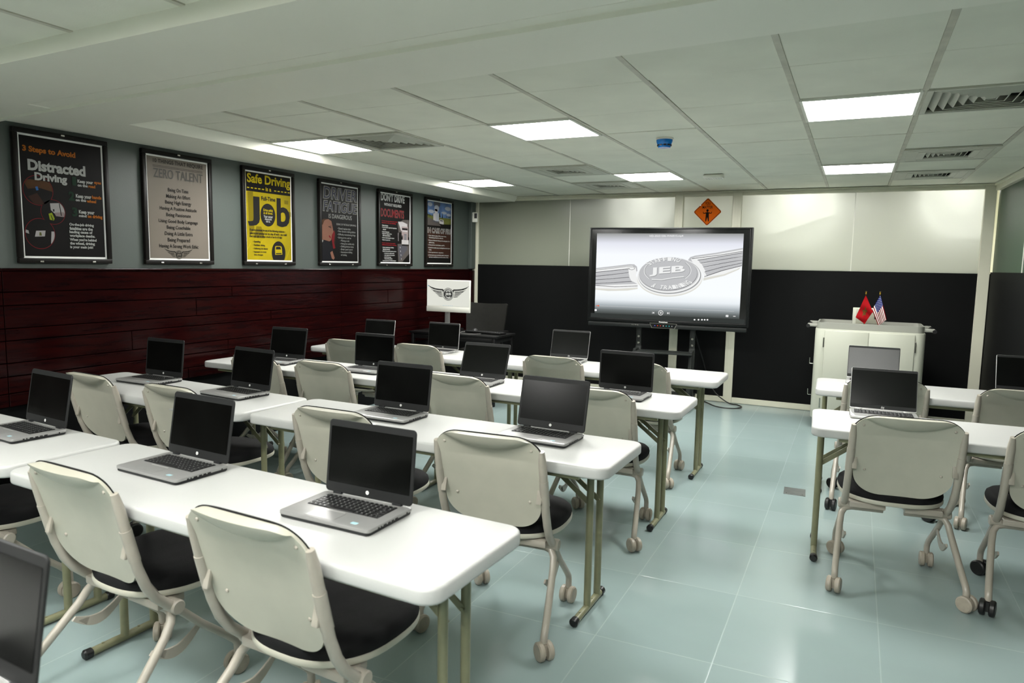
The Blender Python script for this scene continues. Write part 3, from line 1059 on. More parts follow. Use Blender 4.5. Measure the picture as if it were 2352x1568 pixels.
# ------------------------------------------------------------------ laptops
def laptop_master(kind):
    dark = kind == 'dark'
    W_, D_, L_, th = (0.3346, 0.2165, 0.2305, 0.024) if dark else (0.3173, 0.2165, 0.2235, 0.017)
    t = thing('laptop', 'x', 'laptop')
    deck = M['lap_silver'] if dark else M['lap_light']
    hy = D_ / 2 - 0.010
    b = MB()
    o = rrect(W_, D_, 0.014, 5)
    if dark:
        b.mi = 1; b.prism([(x * 0.985, y * 0.985) for x, y in o], 0.002, 0.011, bev=0.002, seg=1)
        b.mi = 0; b.prism(o, 0.010, 0.021, bev=0.003, seg=2)
        b.mi = 1
        for sx in (-1, 1):
            b.box((sx * 0.12, -0.07, 0.002), (0.03, 0.012, 0.004))
            b.box((sx * 0.12, 0.07, 0.002), (0.03, 0.012, 0.004))
    else:
        b.mi = 0; b.prism(o, 0.003, 0.016, bev=0.003, seg=2)
        b.mi = 1
        for sx in (-1, 1):
            b.box((sx * 0.11, -0.07, 0.0025), (0.03, 0.010, 0.005)); b.box((sx * 0.11, 0.07, 0.0025), (0.03, 0.010, 0.005))
    ztop = 0.021 if dark else 0.016
    base = b.build('base', [deck, M['lap_dark']], t, 40)
    b = MB()
    prt = ((-0.062, .006), (-0.050, .004), (-0.033, .013), (-0.013, .011), (0.004, .011), (0.022, .013), (0.075, .005)) if dark else ((-0.05, .007), (-0.03, .012), (-0.01, .012), (0.012, .010), (0.06, .006))
    for y, l in prt:
        b.box((W_ / 2 - 0.0002, y, ztop - 0.0075), (0.003, l, 0.0045))
        b.box((-W_ / 2 + 0.0002, y, ztop - 0.0075), (0.003, l, 0.0045))
    b.build('port', M['port'], base)
    kx0, kx1, ky0, ky1 = (-0.132, 0.132, -0.022, 0.078) if dark else (-0.137, 0.137, -0.022, 0.080)
    b = MB(); b.box(((kx0 + kx1) / 2, (ky0 + ky1) / 2, ztop + 0.0002), (kx1 - kx0, ky1 - ky0, 0.0008))
    kb = b.build('keyboard', M['port'], t)
    b = MB()
    cols, rows = 15, 6
    dx, dy = (kx1 - kx0) / cols, (ky1 - ky0) / rows
    for r in range(rows):
        c = 0
        while c < cols:
            span = 6 if (r == 0 and c == 4) else (2 if (r in (1, 2, 3) and c in (0, 13)) else 1)
            cx, cy = kx0 + dx * (c + span / 2), ky0 + dy * (r + 0.5)
            b.mi = 0; b.box((cx, cy, ztop + 0.0016), (dx * span - 0.0028, dy - 0.0028, 0.0022), 0.0006, seg=1)
            if span < 6:
                b.mi = 1; b.box((cx - dx * 0.12, cy + dy * 0.1, ztop + 0.0028), (0.0032, 0.0030, 0.0003))
            c += span
    b.build('keys', [M['keys'], M['keymark']], kb)
    b = MB(); px = -0.022
    b.prism(rrect(0.105, 0.062, 0.004, 3, px, -0.064), ztop, ztop + 0.0006)
    tp = b.build('touchpad', deck, t)
    b = MB(); b.box((px, -0.0335, ztop + 0.0008), (0.09, 0.005, 0.0008)); b.build('touchpad_bar', M['lap_light'], tp)
    b = MB(); b.prism(rrect(0.022, 0.013, 0.002, 2, 0.098, -0.082), ztop, ztop + 0.0006); b.build('sticker', M['sticker'], t)
    # lid, hinged at the back of the deck
    lid = []
    LM = MB()
    lo = rrect(W_, L_, 0.013 if dark else 0.008, 5, 0, L_ / 2 + 0.002)
    LM.prism(lo, -0.0065, 0.0, bev=0.002, seg=1)
    lidm = LM
    tilt_mats = []
    lid_o = lidm.build('lid', M['bezel'] if dark else M['lap_light'], t, 40)
    tilt_mats.append(lid_o)
    if not dark:
        b = MB(); b.prism(rrect(W_ - 0.004, L_ - 0.006, 0.006, 4, 0, L_ / 2 + 0.004), 0.0001, 0.0007)
        b.build('bezel', M['bezel'], lid_o)
    sx0, sy0, sy1 = (0.0105, 0.034, L_ - 0.019) if dark else (0.005, 0.028, L_ - 0.012)
    b = MB(); b.prism(rrect(W_ - 2 * sx0, sy1 - sy0, 0.002, 2, 0, (sy0 + sy1) / 2), 0.0002, 0.0010)
    b.build('screen', M['lcd'], lid_o)
    b = MB()
    if dark:
        b.mi = 0; b.prism(ellipse(0, 0.0185, 0.0062, 0.0062, 24), 0.0004, 0.0009)
        b.mi = 1
        write(b, 'hp', lambda s, q: (-0.0034 + 0.0068 * s + 0.0010 * (q - .5), 0.0185 - 0.0036 + 0.0072 * q, 0.0011), 0.0)
    else:
        for k in range(4):
            x = -0.006 + 0.0036 * k
            h = 0.006 if k in (0, 3) else 0.004
            yo = 0.0155 + (0.0016 if k == 0 else -0.0016 if k == 3 else 0)
            b.poly([(x - 0.0016, yo - h, 0.0011), (x - 0.0002, yo - h, 0.0011), (x + 0.0034, yo + h, 0.0011), (x + 0.0020, yo + h, 0.0011)])
    b.build('logo', [M['mark_white'], M['lap_silver']], lid_o)
    b = MB()
    if dark:
        b.prism(ellipse(0, L_ - 0.008, 0.0022, 0.0022, 14), 0.0002, 0.0008)
    else:
        for x in (-0.018, 0.0, 0.018):
            b.prism(ellipse(x, L_ - 0.004, 0.002, 0.002, 12), 0.0007, 0.0012)
    b.build('webcam', M['port'], lid_o)
    for s_ in (-1, 1):
        b = MB(); b.box((s_ * 0.115, hy + 0.002, ztop + 0.0015), (0.034, 0.015, 0.010), 0.003)
        b.build('hinge', M['lap_dark'] if dark else M['lap_light'], t, 40)
    b = MB(); b.box((0, hy + 0.004, ztop + 0.0005), (0.19, 0.010, 0.004), 0.001); b.build('hinge_bar', M['lap_silver'] if dark else M['lap_light'], t)
    return t, lid_o, hy, ztop


def set_tilt(lid_o, hy, zt, tilt):
    # lid local: x right, y up the screen, z towards the user
    lid_o.matrix_local = Matrix.Translation((0, hy, zt + 0.001)) @ Matrix(((1, 0, 0, 0), (0, math.sin(tilt), -math.cos(tilt), 0), (0, math.cos(tilt), math.sin(tilt), 0), (0, 0, 0, 1)))


DK = laptop_master('dark')
LT = laptop_master('light')
LAPS = [
    ('d', 1.372, 1.675, -.082, .174, 'open dark laptop on the nearest row, leftmost, touching the left edge of the photo', 0),
    ('d', 2.356, 1.632, -.049, .170, 'open dark laptop on the nearest row, second from the left, above the left foreground chair', 0),
    ('d', 3.167, 1.578, -.009, .113, 'nearest fully visible open laptop, by the end of the nearest table', 0),
    ('d', 0.693, 2.779, .005, .110, 'open dark laptop on the second row, closest to the mahogany wall', 0),
    ('d', 1.445, 2.740, -.078, .175, 'open dark laptop on the second row, just left of the joint between the two tables', 0),
    ('d', 2.490, 2.718, -.006, .151, 'open dark laptop on the second row, just right of the joint between the two tables', 0),
    ('d', 3.293, 2.702, -.040, .232, 'open laptop on the second row next to the aisle, screen dusty and greyish', 1),
    ('d', 0.733, 3.780, .056, .189, 'open dark laptop on the third row, closest to the mahogany wall', 1),
    ('d', 1.518, 3.784, .007, .060, 'open dark laptop on the third row, second from the mahogany wall', 1),
    ('d', 2.373, 3.771, .014, .376, 'open dark laptop on the third row, tilted far back, below the office chair', 0),
    ('d', 3.295, 3.818, -.035, .060, 'open dark laptop on the third row next to the aisle, below the display', 0),
    ('l', 0.742, 4.875, .028, .168, 'thin silver laptop on the fourth row, closest to the mahogany wall', 0),
    ('l', 1.357, 4.942, -.038, .106, 'thin silver laptop on the fourth row, directly below the monitor with the winged logo', 0),
    ('l', 2.484, 5.000, .042, .277, 'thin silver laptop on the fourth row, left of the display stand', 0),
    ('l', 4.638, 3.985, .026, .312, 'thin silver laptop right of the aisle, above the fully visible chair', 0),
    ('l', 4.607, 5.150, -.010, .207, 'thin silver laptop with a bright reflecting screen, in front of the white cart', 0),
    ('l', 5.455, 5.130, .043, .251, 'thin silver laptop cut by the right edge of the photo', 0),
    ('d', 3.128, 0.540, -.03, .150, 'blurred laptop lid cropped by the bottom left corner of the photo', 0),
]
first = {'d': True, 'l': True}
for k, x, y, a, tl, lab, label_st in LAPS:
    root, lid_o, hy, zt = DK if k == 'd' else LT
    if first[k]:
        r = root
        first[k] = False
        pend = (r, x, y, a, tl)
        r['_first'] = 1
    else:
        r = copy_tree(root)
    r.location = (CX + (x - CX) * K, y * K, TOP)
    r.rotation_euler = (0, 0, a)
    r['label'] = lab
    r['group'] = 'open laptops on the tables'
    for ch in r.children:
        if ch.name.split('.')[0] == 'lid':
            set_tilt(ch, hy, zt, tl)
            for g in ch.children:
                if 'bright reflecting' in lab and g.name.split('.')[0] == 'screen':
                    g.data = g.data.copy(); g.data.materials[0] = M['lcd_bright']
    if label_st:
        b = MB(); b.prism(rrect(0.046, 0.013, 0.005, 3, 0.078, -0.093), 0.0211, 0.0217); b.build('name_sticker', M['mark_white'], r)
for r in (DK[0], LT[0]):
    del r['_first']
# ------------------------------------------------------------------ posters on the left wall
def pcol(name, rgb, rough=0.45, **k):
    # all print colours are scaled darker evenly
    return mat('print_' + name, tuple(v * 0.66 for v in rgb), rough, spec=0.08, **k)


PC = {'k': pcol('black', (40, 38, 36)), 'w': pcol('white', (222, 224, 220)), 'o': pcol('orange', (214, 122, 34)), 'g': pcol('dark_green', (28, 62, 42)),
      'z': pcol('mid_grey', (104, 102, 97)), 'y': pcol('yellow', (226, 203, 20)), 'r': pcol('red', (166, 36, 44)), 'd': pcol('slate_blue', (70, 74, 96)),
      'bk': pcol('poster_black', (22, 20, 19), noise=0.12, nscale=6), 'tp': pcol('taupe', (158, 148, 136), noise=0.04, nscale=3), 'yb': pcol('road_yellow', (208, 186, 18), noise=0.14, nscale=5),
      'sk': pcol('skin', (176, 122, 100)), 'bl': pcol('sky_blue', (104, 136, 186), noise=0.25, nscale=9), 'cl': pcol('cloud', (196, 202, 212)), 'gr': pcol('field', (112, 116, 56), noise=0.2, nscale=14),
      'rd': pcol('road', (98, 92, 88)), 'wh': pcol('pale', (212, 208, 208)), 'br': pcol('brown', (96, 62, 34), noise=0.3, nscale=14), 'ph': pcol('phone', (60, 120, 196)), 'nv': pcol('vest', (176, 196, 40)),
      'q': pcol('fire_title', (226, 222, 212)), 'olv': pcol('olive_shade', (150, 132, 14)), 'sh': pcol('shirt', (30, 30, 36)), 'dk2': pcol('smoke', (92, 92, 100)), 'pk': pcol('truck_pink', (178, 160, 160)),
      'dg': pcol('tree', (34, 44, 30)), 'ol': pcol('outline', (190, 188, 176)), 'wine': pcol('maroon', (66, 40, 30)), 'ring': pcol('ring_red', (150, 26, 34))}
PK = list(PC)

POSTER_TEXT = {1: [('3 Steps to Avoid', 0.098, 0.638, 0.125, 0.181, 'o'),
  ('Distracted', 0.141, 0.741, 0.223, 0.306, 'w'),
  ('Driving', 0.203, 0.536, 0.315, 0.392, 'w'),
  ('1', 0.59, 0.636, 0.315, 0.384, 'g'),
  ('2', 0.543, 0.609, 0.433, 0.505, 'g'),
  ('3', 0.572, 0.633, 0.556, 0.628, 'g'),
  ('Keep your', 0.648, 0.822, 0.333, 0.367, 'w'),
  ('eyes', 0.834, 0.914, 0.337, 0.361, 'o'),
  ('on the', 0.647, 0.759, 0.366, 0.389, 'w'),
  ('road', 0.767, 0.845, 0.365, 0.39, 'o'),
  ('Keep your', 0.621, 0.795, 0.449, 0.487, 'w'),
  ('hands', 0.803, 0.91, 0.449, 0.476, 'o'),
  ('on the', 0.617, 0.733, 0.485, 0.506, 'w'),
  ('wheel', 0.74, 0.847, 0.485, 0.51, 'o'),
  ('Keep your', 0.647, 0.822, 0.573, 0.61, 'w'),
  ('mind', 0.645, 0.731, 0.608, 0.629, 'w'),
  ('on driving', 0.743, 0.912, 0.605, 0.639, 'o'),
  ('On-the-job driving', 0.536, 0.807, 0.68, 0.708, 'w'),
  ('fatalities are the', 0.536, 0.793, 0.71, 0.735, 'w'),
  ('leading cause of', 0.533, 0.788, 0.739, 0.767, 'w'),
  ('workplace deaths.', 0.534, 0.817, 0.768, 0.796, 'w'),
  ("When you're behind", 0.533, 0.831, 0.799, 0.827, 'w'),
  ('the wheel, driving', 0.533, 0.81, 0.829, 0.857, 'w'),
  ('is your main job!', 0.533, 0.788, 0.858, 0.886, 'w')],
 2: [('10 THINGS THAT REQUIRE', 0.152, 0.872, 0.07, 0.111, 'k'),
  ('ZERO TALENT', 0.15, 0.864, 0.153, 0.235, 'z'),
  ('Being On Time', 0.347, 0.64, 0.313, 0.357, 'k'),
  ('Making An Effort', 0.319, 0.666, 0.37, 0.413, 'k'),
  ('Being High Energy', 0.302, 0.679, 0.425, 0.468, 'k'),
  ('Having A Positive Attitude', 0.224, 0.755, 0.482, 0.522, 'k'),
  ('Being Passionate', 0.31, 0.666, 0.537, 0.578, 'k'),
  ('Using Good Body Language', 0.203, 0.769, 0.595, 0.635, 'k'),
  ('Being Coachable', 0.312, 0.653, 0.649, 0.691, 'k'),
  ('Doing A Little Extra', 0.281, 0.684, 0.705, 0.748, 'k'),
  ('Being Prepared', 0.321, 0.641, 0.761, 0.806, 'k'),
  ('Having A Strong Work Ethic', 0.198, 0.766, 0.818, 0.861, 'k')],
 3: [('Safe Driving', 0.093, 0.919, 0.066, 0.189, 'y'),
  ('is a', 0.434, 0.54, 0.186, 0.228, 'y'),
  ('Full-Time', 0.348, 0.616, 0.285, 0.329, 'k'),
  ('J', 0.091, 0.314, 0.297, 0.599, 'k'),
  ('b', 0.641, 0.903, 0.285, 0.589, 'k'),
  ('Drive safely', 0.384, 0.567, 0.411, 0.446, 'y'),
  ('at all times.', 0.383, 0.56, 0.441, 0.467, 'y'),
  ('Your career', 0.386, 0.562, 0.477, 0.505, 'w'),
  ('depends', 0.407, 0.54, 0.506, 0.534, 'w'),
  ('on it.', 0.429, 0.51, 0.53, 0.553, 'w'),
  ("If you're convicted for any of the following violations –", 0.124, 0.812, 0.625, 0.656, 'k'),
  ('even in your personal car on a day off work – you could', 0.124, 0.834, 0.659, 0.691, 'k'),
  ('lose your right to drive a truck or bus for 60 days:', 0.122, 0.741, 0.691, 0.72, 'k'),
  ('• Speeding', 0.178, 0.314, 0.748, 0.772, 'k'),
  ('• Reckless driving', 0.176, 0.4, 0.785, 0.808, 'k'),
  ('• Following too closely', 0.176, 0.457, 0.82, 0.842, 'k'),
  ('• Improper or erratic', 0.174, 0.426, 0.854, 0.877, 'k'),
  ('lane changes', 0.195, 0.359, 0.885, 0.906, 'k')],
 4: [('DRIVER', 0.117, 0.918, 0.08, 0.22, 'd'),
  ('FATIGUE', 0.11, 0.912, 0.241, 0.366, 'd'),
  ('IS DANGEROUS', 0.227, 0.78, 0.392, 0.442, 'w'),
  ('SIGNS OF FATIGUE DRIVING:', 0.405, 0.893, 0.494, 0.516, 'w'),
  ('• Slowed reaction time', 0.433, 0.748, 0.541, 0.567, 'w'),
  ('• Poor decision-making abilities', 0.433, 0.872, 0.577, 0.604, 'w'),
  ('• Difficulty remembering things', 0.432, 0.872, 0.614, 0.642, 'w'),
  ('• Driving errors, such as:', 0.432, 0.765, 0.652, 0.68, 'w'),
  ('– Missing an exit', 0.488, 0.717, 0.687, 0.715, 'w'),
  ('– Hitting the rumble strip', 0.487, 0.837, 0.723, 0.751, 'w'),
  ('– Drifting between lanes', 0.487, 0.823, 0.757, 0.785, 'w'),
  ('– Erratic speed control', 0.487, 0.797, 0.791, 0.819, 'w'),
  ('– Inconsistent shifting', 0.485, 0.787, 0.825, 0.852, 'w'),
  ('or braking', 0.507, 0.648, 0.859, 0.886, 'w')],
 5: [("DON'T DRIVE", 0.076, 0.763, 0.047, 0.149, 'w'),
  ('WITHOUT REQUIRED', 0.164, 0.67, 0.173, 0.216, 'w'),
  ('DOCUMENTS', 0.076, 0.745, 0.247, 0.354, 'r'),
  ('In most cases you must carry certain', 0.098, 0.553, 0.401, 0.418, 'r'),
  ('documents with you, including:', 0.098, 0.504, 0.425, 0.443, 'r'),
  ('• Fuel tax license', 0.102, 0.278, 0.458, 0.477, 'w'),
  ('• Proof of vehicle registration/registration', 0.102, 0.528, 0.485, 0.504, 'w'),
  ('cab card', 0.128, 0.215, 0.509, 0.528, 'w'),
  ('• Proof of insurance', 0.102, 0.309, 0.541, 0.559, 'w'),
  ('• Electronic logging device', 0.102, 0.382, 0.566, 0.585, 'w'),
  ('ELD documentation', 0.125, 0.338, 0.589, 0.608, 'w'),
  ('• Annual vehicle inspection report', 0.102, 0.455, 0.62, 0.639, 'w'),
  ('• Shipment paperwork', 0.102, 0.338, 0.648, 0.666, 'w'),
  ('Certain situations may require', 0.101, 0.485, 0.69, 0.706, 'r'),
  ('additional documents, including:', 0.101, 0.52, 0.713, 0.73, 'r'),
  ('• Hazmat registration, if hauling', 0.109, 0.436, 0.746, 0.763, 'w'),
  ('hazardous materials', 0.128, 0.328, 0.768, 0.787, 'w'),
  ('• Special state-specific permits, such as', 0.109, 0.512, 0.795, 0.814, 'w'),
  ('– oversize/overweight permits', 0.156, 0.455, 0.822, 0.841, 'w'),
  ('– state weight-mile tax permits', 0.156, 0.468, 0.847, 0.866, 'w'),
  ('– alcoholic beverage', 0.156, 0.361, 0.873, 0.892, 'w'),
  ('transportation permits', 0.171, 0.398, 0.895, 0.914, 'w'),
  ('• Lease agreement, if vehicle is leased', 0.112, 0.504, 0.92, 0.939, 'w')],
 6: [('IN CASE OF FIRE', 0.074, 0.926, 0.435, 0.511, 'q'),
  ('1. If you notice any signs of fire on your truck,', 0.093, 0.74, 0.541, 0.562, 'w'),
  ('immediately pull over to a safe area.', 0.123, 0.631, 0.57, 0.592, 'w'),
  ("2. Get out of the truck. Grab your fire extinguisher if it's", 0.095, 0.877, 0.609, 0.632, 'w'),
  ('safe to do so.', 0.123, 0.314, 0.638, 0.661, 'w'),
  ("3. Once you're at a safe distance, call 911.", 0.095, 0.691, 0.676, 0.699, 'w'),
  ('4. If the fire is small, use your extinguisher to try to put', 0.095, 0.881, 0.716, 0.739, 'w'),
  ('it out.', 0.124, 0.211, 0.743, 0.766, 'w'),
  ("5. Don't open the hood or cargo doors.", 0.096, 0.642, 0.785, 0.806, 'w'),
  ("6. Even if you've put out the fire, wait for emergency", 0.096, 0.84, 0.823, 0.846, 'w'),
  ('services to verify that your truck is safe to drive.', 0.126, 0.825, 0.854, 0.876, 'w')]}

PR = {1: (2.455, 3.035), 2: (3.28, 3.86), 3: (4.155, 4.735), 4: (5.045, 5.645), 5: (5.935, 6.55), 6: (6.818, 7.43)}
PZ0, PZ1 = 1.445, 2.235
PL = {1: ('black framed poster about distracted driving, first on the left wall', 'bk'), 2: ('framed taupe poster listing ten things that need no talent', 'tp'), 3: ('framed yellow and black poster about safe driving', 'yb'),
      4: ('black framed poster about driver fatigue with a sleepy driver', 'bk'), 5: ('black framed poster about driving documents with a pale truck', 'bk'), 6: ('black framed poster about fire with a truck trailing smoke under blue sky', 'bk')}
BOLD = {1: 0.045, 2: 0.012, 3: 0.028, 4: 0.018, 5: 0.045, 6: 0.03}


def wing_logo(put, quad, mb, white, black):
    """Winged badge: put(x, y) places badge units (radius 1 = disc) at layer n."""
    U = 80.0
    L_ = [[(158, 262), (215, 290), (290, 310), (360, 317), (415, 318), (434, 332), (422, 372), (408, 340), (330, 336), (260, 325), (205, 302)],
          [(205, 318), (260, 338), (330, 348), (402, 350), (402, 361), (330, 359), (262, 351)], [(245, 348), (300, 361), (402, 367), (402, 378), (330, 376), (280, 366)],
          [(280, 375), (340, 384), (404, 386), (406, 397), (350, 396), (310, 389)], [(310, 398), (360, 404), (408, 405), (412, 415), (360, 414), (330, 408)], [(335, 418), (380, 423), (412, 425), (420, 436), (380, 434), (352, 428)]]
    for sx in (-1, 1):
        for f in L_:
            mb.mi = black
            mb.poly([put(sx * -(x - 508) / U, -(y - 392) / U, 1) for x, y in f])
    mb.mi = black
    for q in ring_quads(0, 0, 1.16, 1.16, 1.08, 1.08, 40):
        mb.poly([put(x, y, 1) for x, y in q])
    mb.poly([put(x, y, 1) for x, y in ellipse(0, 0, 1.0, 1.0, 40)])
    mb.mi = white
    for a0, a1 in ((45, 135), (225, 315)):
        for q in ring_quads(0, 0, 0.66, 0.66, 0.54, 0.54, 14, a0, a1):
            mb.poly([put(x, y, 2) for x, y in q])
    for q in ring_quads(0, 0, 0.93, 0.93, 0.90, 0.90, 40):
        mb.poly([put(x, y, 2) for x, y in q])
    write(mb, 'JEB', lambda s, t: put(-0.62 + 1.24 * s, -0.30 + 0.56 * t, 2), 0.02)
    for word, a0, a1 in (('STAFFING', 138, 42), ('& TRAINING', 215, 325)):
        n = len(word)
        for i, chx in enumerate(word):
            if chx == ' ':
                continue
            a = math.radians(a0 + (a1 - a0) * (i + 0.5) / n)
            up = 1 if a0 < 180 else -1
            c = Vector((math.cos(a), math.sin(a)))
            tx = Vector((math.sin(a), -math.cos(a))) * up
            ty = c * up
            o_ = c * 0.79
            write(mb, chx, lambda s, t, o_=o_, tx=tx, ty=ty: put(*(o_ + tx * ((s - .5) * 0.13) + ty * ((t - .5) * 0.15)), 2), 0.0)


def poster(k):
    y0, y1 = PR[k]
    Wp, Hp = y1 - y0, PZ1 - PZ0
    t = thing('framed_poster', PL[k][0], 'poster', (0.0, y0, PZ0), 0, 'framed posters on the left wall')
    b = MB()
    fw = 0.030
    for a, c in (((Wp / 2, Hp - fw / 2), (Wp, fw)), ((Wp / 2, fw / 2), (Wp, fw)), ((fw / 2, Hp / 2), (fw, Hp - 2 * fw)), ((Wp - fw / 2, Hp / 2), (fw, Hp - 2 * fw))):
        b.box((0.016, a[0], a[1]), (0.030, c[0], c[1]), 0.005)
    b.box((0.008, Wp / 2, Hp / 2), (0.012, Wp - 0.02, Hp - 0.02))
    fr = b.build('frame', M['dark_frame'], t, 40)
    for u, z in ((0.5, Hp - 0.011), (0.22, 0.010), (0.78, 0.010)):
        c = MB(); c.box((0.0325, Wp * u, z), (0.004, 0.022, 0.010), 0.0015); c.build('clip', M['steel'], fr)
    b = MB(); b.box((0.0155, Wp / 2, Hp / 2), (0.003, Wp - 2 * fw + 0.002, Hp - 2 * fw + 0.002)); b.build('border', M['mark_white'], t)
    b = MB(); m = 0.042; b.box((0.0172, Wp / 2, Hp / 2), (0.002, Wp - 2 * m, Hp - 2 * m)); b.build('sheet', PC[PL[k][1]], t)
    pos = lambda u, v, n=1: (0.0183 + 0.00025 * n, u * Wp, (1 - v) * Hp)
    pic = MB()

    def P_(c, pts, n=1):
        pic.mi = PK.index(c); pic.poly([pos(u, v, n) for u, v in pts])

    def ell(c, u, v, ru, rv, n=1, clip=None):
        pts = ellipse(u, v, ru, rv, 36)
        if clip:
            pts = [(max(clip[0], min(clip[1], a)), max(clip[2], min(clip[3], e))) for a, e in pts]
        P_(c, pts, n)

    def inside(c, cu, cv, ru, rv, pts, n=2):
        # clips a polygon to an ellipse by pulling points radially in
        out = []
        for i in range(len(pts)):
            a, e = pts[i], pts[(i + 1) % len(pts)]
            for q in range(8):
                u = a[0] + (e[0] - a[0]) * q / 8; v = a[1] + (e[1] - a[1]) * q / 8
                r = math.hypot((u - cu) / ru, (v - cv) / rv)
                f = min(1, 1 / max(r, 1e-6))
                out.append((cu + (u - cu) * f, cv + (v - cv) * f))
        P_(c, out, n)

    if k == 1:
        for cu, cv, ru, rv in ((.233, .45, .152, .113), (.374, .605, .128, .096), (.231, .775, .152, .117)):
            ell('ring', cu, cv, ru, rv, 1); ell('bk', cu, cv, ru * .965, rv * .965, 2)
        inside('br', .233, .45, .145, .107, [(.08, .37), (.40, .38), (.40, .455), (.25, .43), (.13, .445)], 3)
        inside('wine', .233, .45, .145, .107, [(.13, .50), (.22, .47), (.30, .56), (.2, .57)], 3)
        P_('ph', [(.205, .425), (.228, .420), (.238, .447), (.215, .452)], 4)
        inside('wh', .374, .605, .12, .09, [(.345, .54), (.47, .53), (.53, .63), (.40, .625), (.35, .59)], 3)
        inside('pk', .374, .605, .12, .09, [(.385, .61), (.48, .60), (.52, .64), (.40, .635)], 4)
        P_('bk', [(.372, .583), (.386, .582), (.387, .6), (.373, .601)], 5)
        P_('bk', [(.437, .535), (.445, .535), (.462, .63), (.452, .63)], 5)
        inside('nv', .374, .605, .12, .09, [(.325, .62), (.36, .61), (.385, .655), (.375, .67), (.335, .665)], 4)
        P_('dg', [(.345, .63), (.352, .63), (.372, .667), (.362, .667)], 5)
        inside('wh', .231, .775, .145, .11, [(.19, .755), (.285, .750), (.275, .795), (.175, .80)], 3)
        inside('gr', .231, .775, .145, .11, [(.222, .765), (.24, .765), (.245, .79), (.22, .79)], 4)
        inside('wh', .231, .775, .145, .11, [(.345, .755), (.40, .755), (.40, .85), (.335, .85)], 3)
        inside('wh', .231, .775, .145, .11, [(.07, .745), (.115, .755), (.12, .78), (.08, .77)], 3)
    elif k == 2:
        for v in (.127, .138):
            P_('k', [(.148, v), (.866, v), (.866, v + .0035), (.148, v + .0035)])
    elif k == 3:
        P_('bk', [(.075, .055), (.925, .055), (.925, .248), (.075, .248)])
        for i in range(5):
            for u0 in (.093, .60):
                u = u0 + i * .068
                P_('y', [(u, .208), (u + .042, .208), (u + .042, .219), (u, .219)], 2)
        P_('olv', [(.10, .25), (.20, .25), (.21, .62), (.12, .72)]); P_('olv', [(.25, .60), (.34, .60), (.40, .72), (.20, .72)])
        P_('olv', [(.80, .30), (.88, .30), (.88, .34), (.80, .34)]); P_('olv', [(.84, .42), (.93, .42), (.93, .47), (.84, .47)])
        P_('y', [(.075, .83), (.14, .77), (.145, .775), (.08, .85)], 2); P_('y', [(.80, .945), (.925, .77), (.925, .79), (.82, .945)], 2); P_('y', [(.30, .80), (.36, .74), (.365, .745), (.31, .81)], 2)
        ell('k', .472, .475, .143, .119, 2)
        ell('k', .668, .868, .137, .124, 2, (.5, .9, .7, .945))
        P_('y', [(.595, .835), (.60, .80), (.625, .795), (.70, .795), (.725, .80), (.735, .83), (.74, .885), (.60, .89)], 3)
        P_('k', [(.610, .832), (.618, .803), (.70, .802), (.718, .830)], 4); P_('k', [(.612, .872), (.725, .868), (.725, .880), (.612, .884)], 4)
    elif k == 4:
        P_('wine', [(.30, .59), (.37, .58), (.385, .63), (.37, .80), (.31, .80)], 1)
        P_('ring', [(.31, .59), (.355, .585), (.37, .62), (.345, .73), (.38, .79), (.33, .80), (.29, .68)], 2)
        P_('sk', [(.075, .50), (.12, .47), (.22, .455), (.29, .475), (.315, .54), (.335, .60), (.30, .635), (.28, .70), (.24, .715), (.12, .70), (.075, .70)], 3)
        P_('wine', [(.22, .535), (.29, .550), (.285, .560), (.22, .545)], 4); P_('wine', [(.245, .535), (.29, .53), (.288, .537), (.245, .541)], 4)
        P_('ring', [(.235, .640), (.275, .665), (.262, .680), (.225, .655)], 4)
        P_('br', [(.075, .47), (.13, .455), (.20, .452), (.13, .475), (.095, .52), (.075, .53)], 4)
        P_('w', [(.075, .70), (.10, .705), (.085, .73), (.075, .73)], 4)
        P_('sh', [(.075, .73), (.11, .71), (.22, .715), (.33, .80), (.31, .84), (.26, .84), (.30, .93), (.075, .945)], 4)
        P_('sk', [(.255, .845), (.305, .825), (.36, .91), (.33, .93), (.29, .915)], 5)
    elif k == 5:
        P_('rd', [(.56, .42), (.72, .37), (.90, .36), (.925, .42), (.925, .60), (.60, .60)], 1)
        P_('rd', [(.56, .70), (.925, .68), (.925, .82), (.70, .94), (.58, .945)], 1); P_('dk2', [(.58, .72), (.80, .70), (.86, .76), (.62, .92)], 2)
        for i in range(4):
            v = .735 + i * .052
            P_('wh', [(.625 + i * .012, v), (.64 + i * .012, v), (.645 + i * .012, v + .02), (.632 + i * .012, v + .02)], 3)
        P_('wh', [(.57, .40), (.70, .395), (.85, .42), (.86, .52), (.66, .52), (.61, .45)], 3)
        P_('pk', [(.68, .46), (.87, .46), (.87, .58), (.68, .58)], 4); P_('bk', [(.69, .48), (.86, .48), (.86, .505), (.69, .505)], 5)
        P_('wh', [(.70, .51), (.86, .51), (.86, .53), (.70, .53)], 5)
        P_('pk', [(.72, .54), (.86, .54), (.87, .64), (.71, .64)], 5); P_('dk2', [(.75, .56), (.83, .56), (.83, .64), (.75, .64)], 6)
        for i in range(5):
            P_('wh', [(.758 + i * .015, .565), (.762 + i * .015, .565), (.762 + i * .015, .635), (.758 + i * .015, .635)], 7)
        P_('wh', [(.68, .64), (.895, .64), (.895, .70), (.68, .70)], 6); P_('bk', [(.68, .70), (.89, .70), (.88, .72), (.69, .72)], 6)
        P_('wh', [(.57, .55), (.58, .55), (.585, .66), (.575, .66)], 5); P_('bk', [(.60, .54), (.68, .54), (.68, .68), (.60, .68)], 3)
    elif k == 6:
        P_('bl', [(.075, .055), (.925, .055), (.925, .30), (.075, .27)], 1)
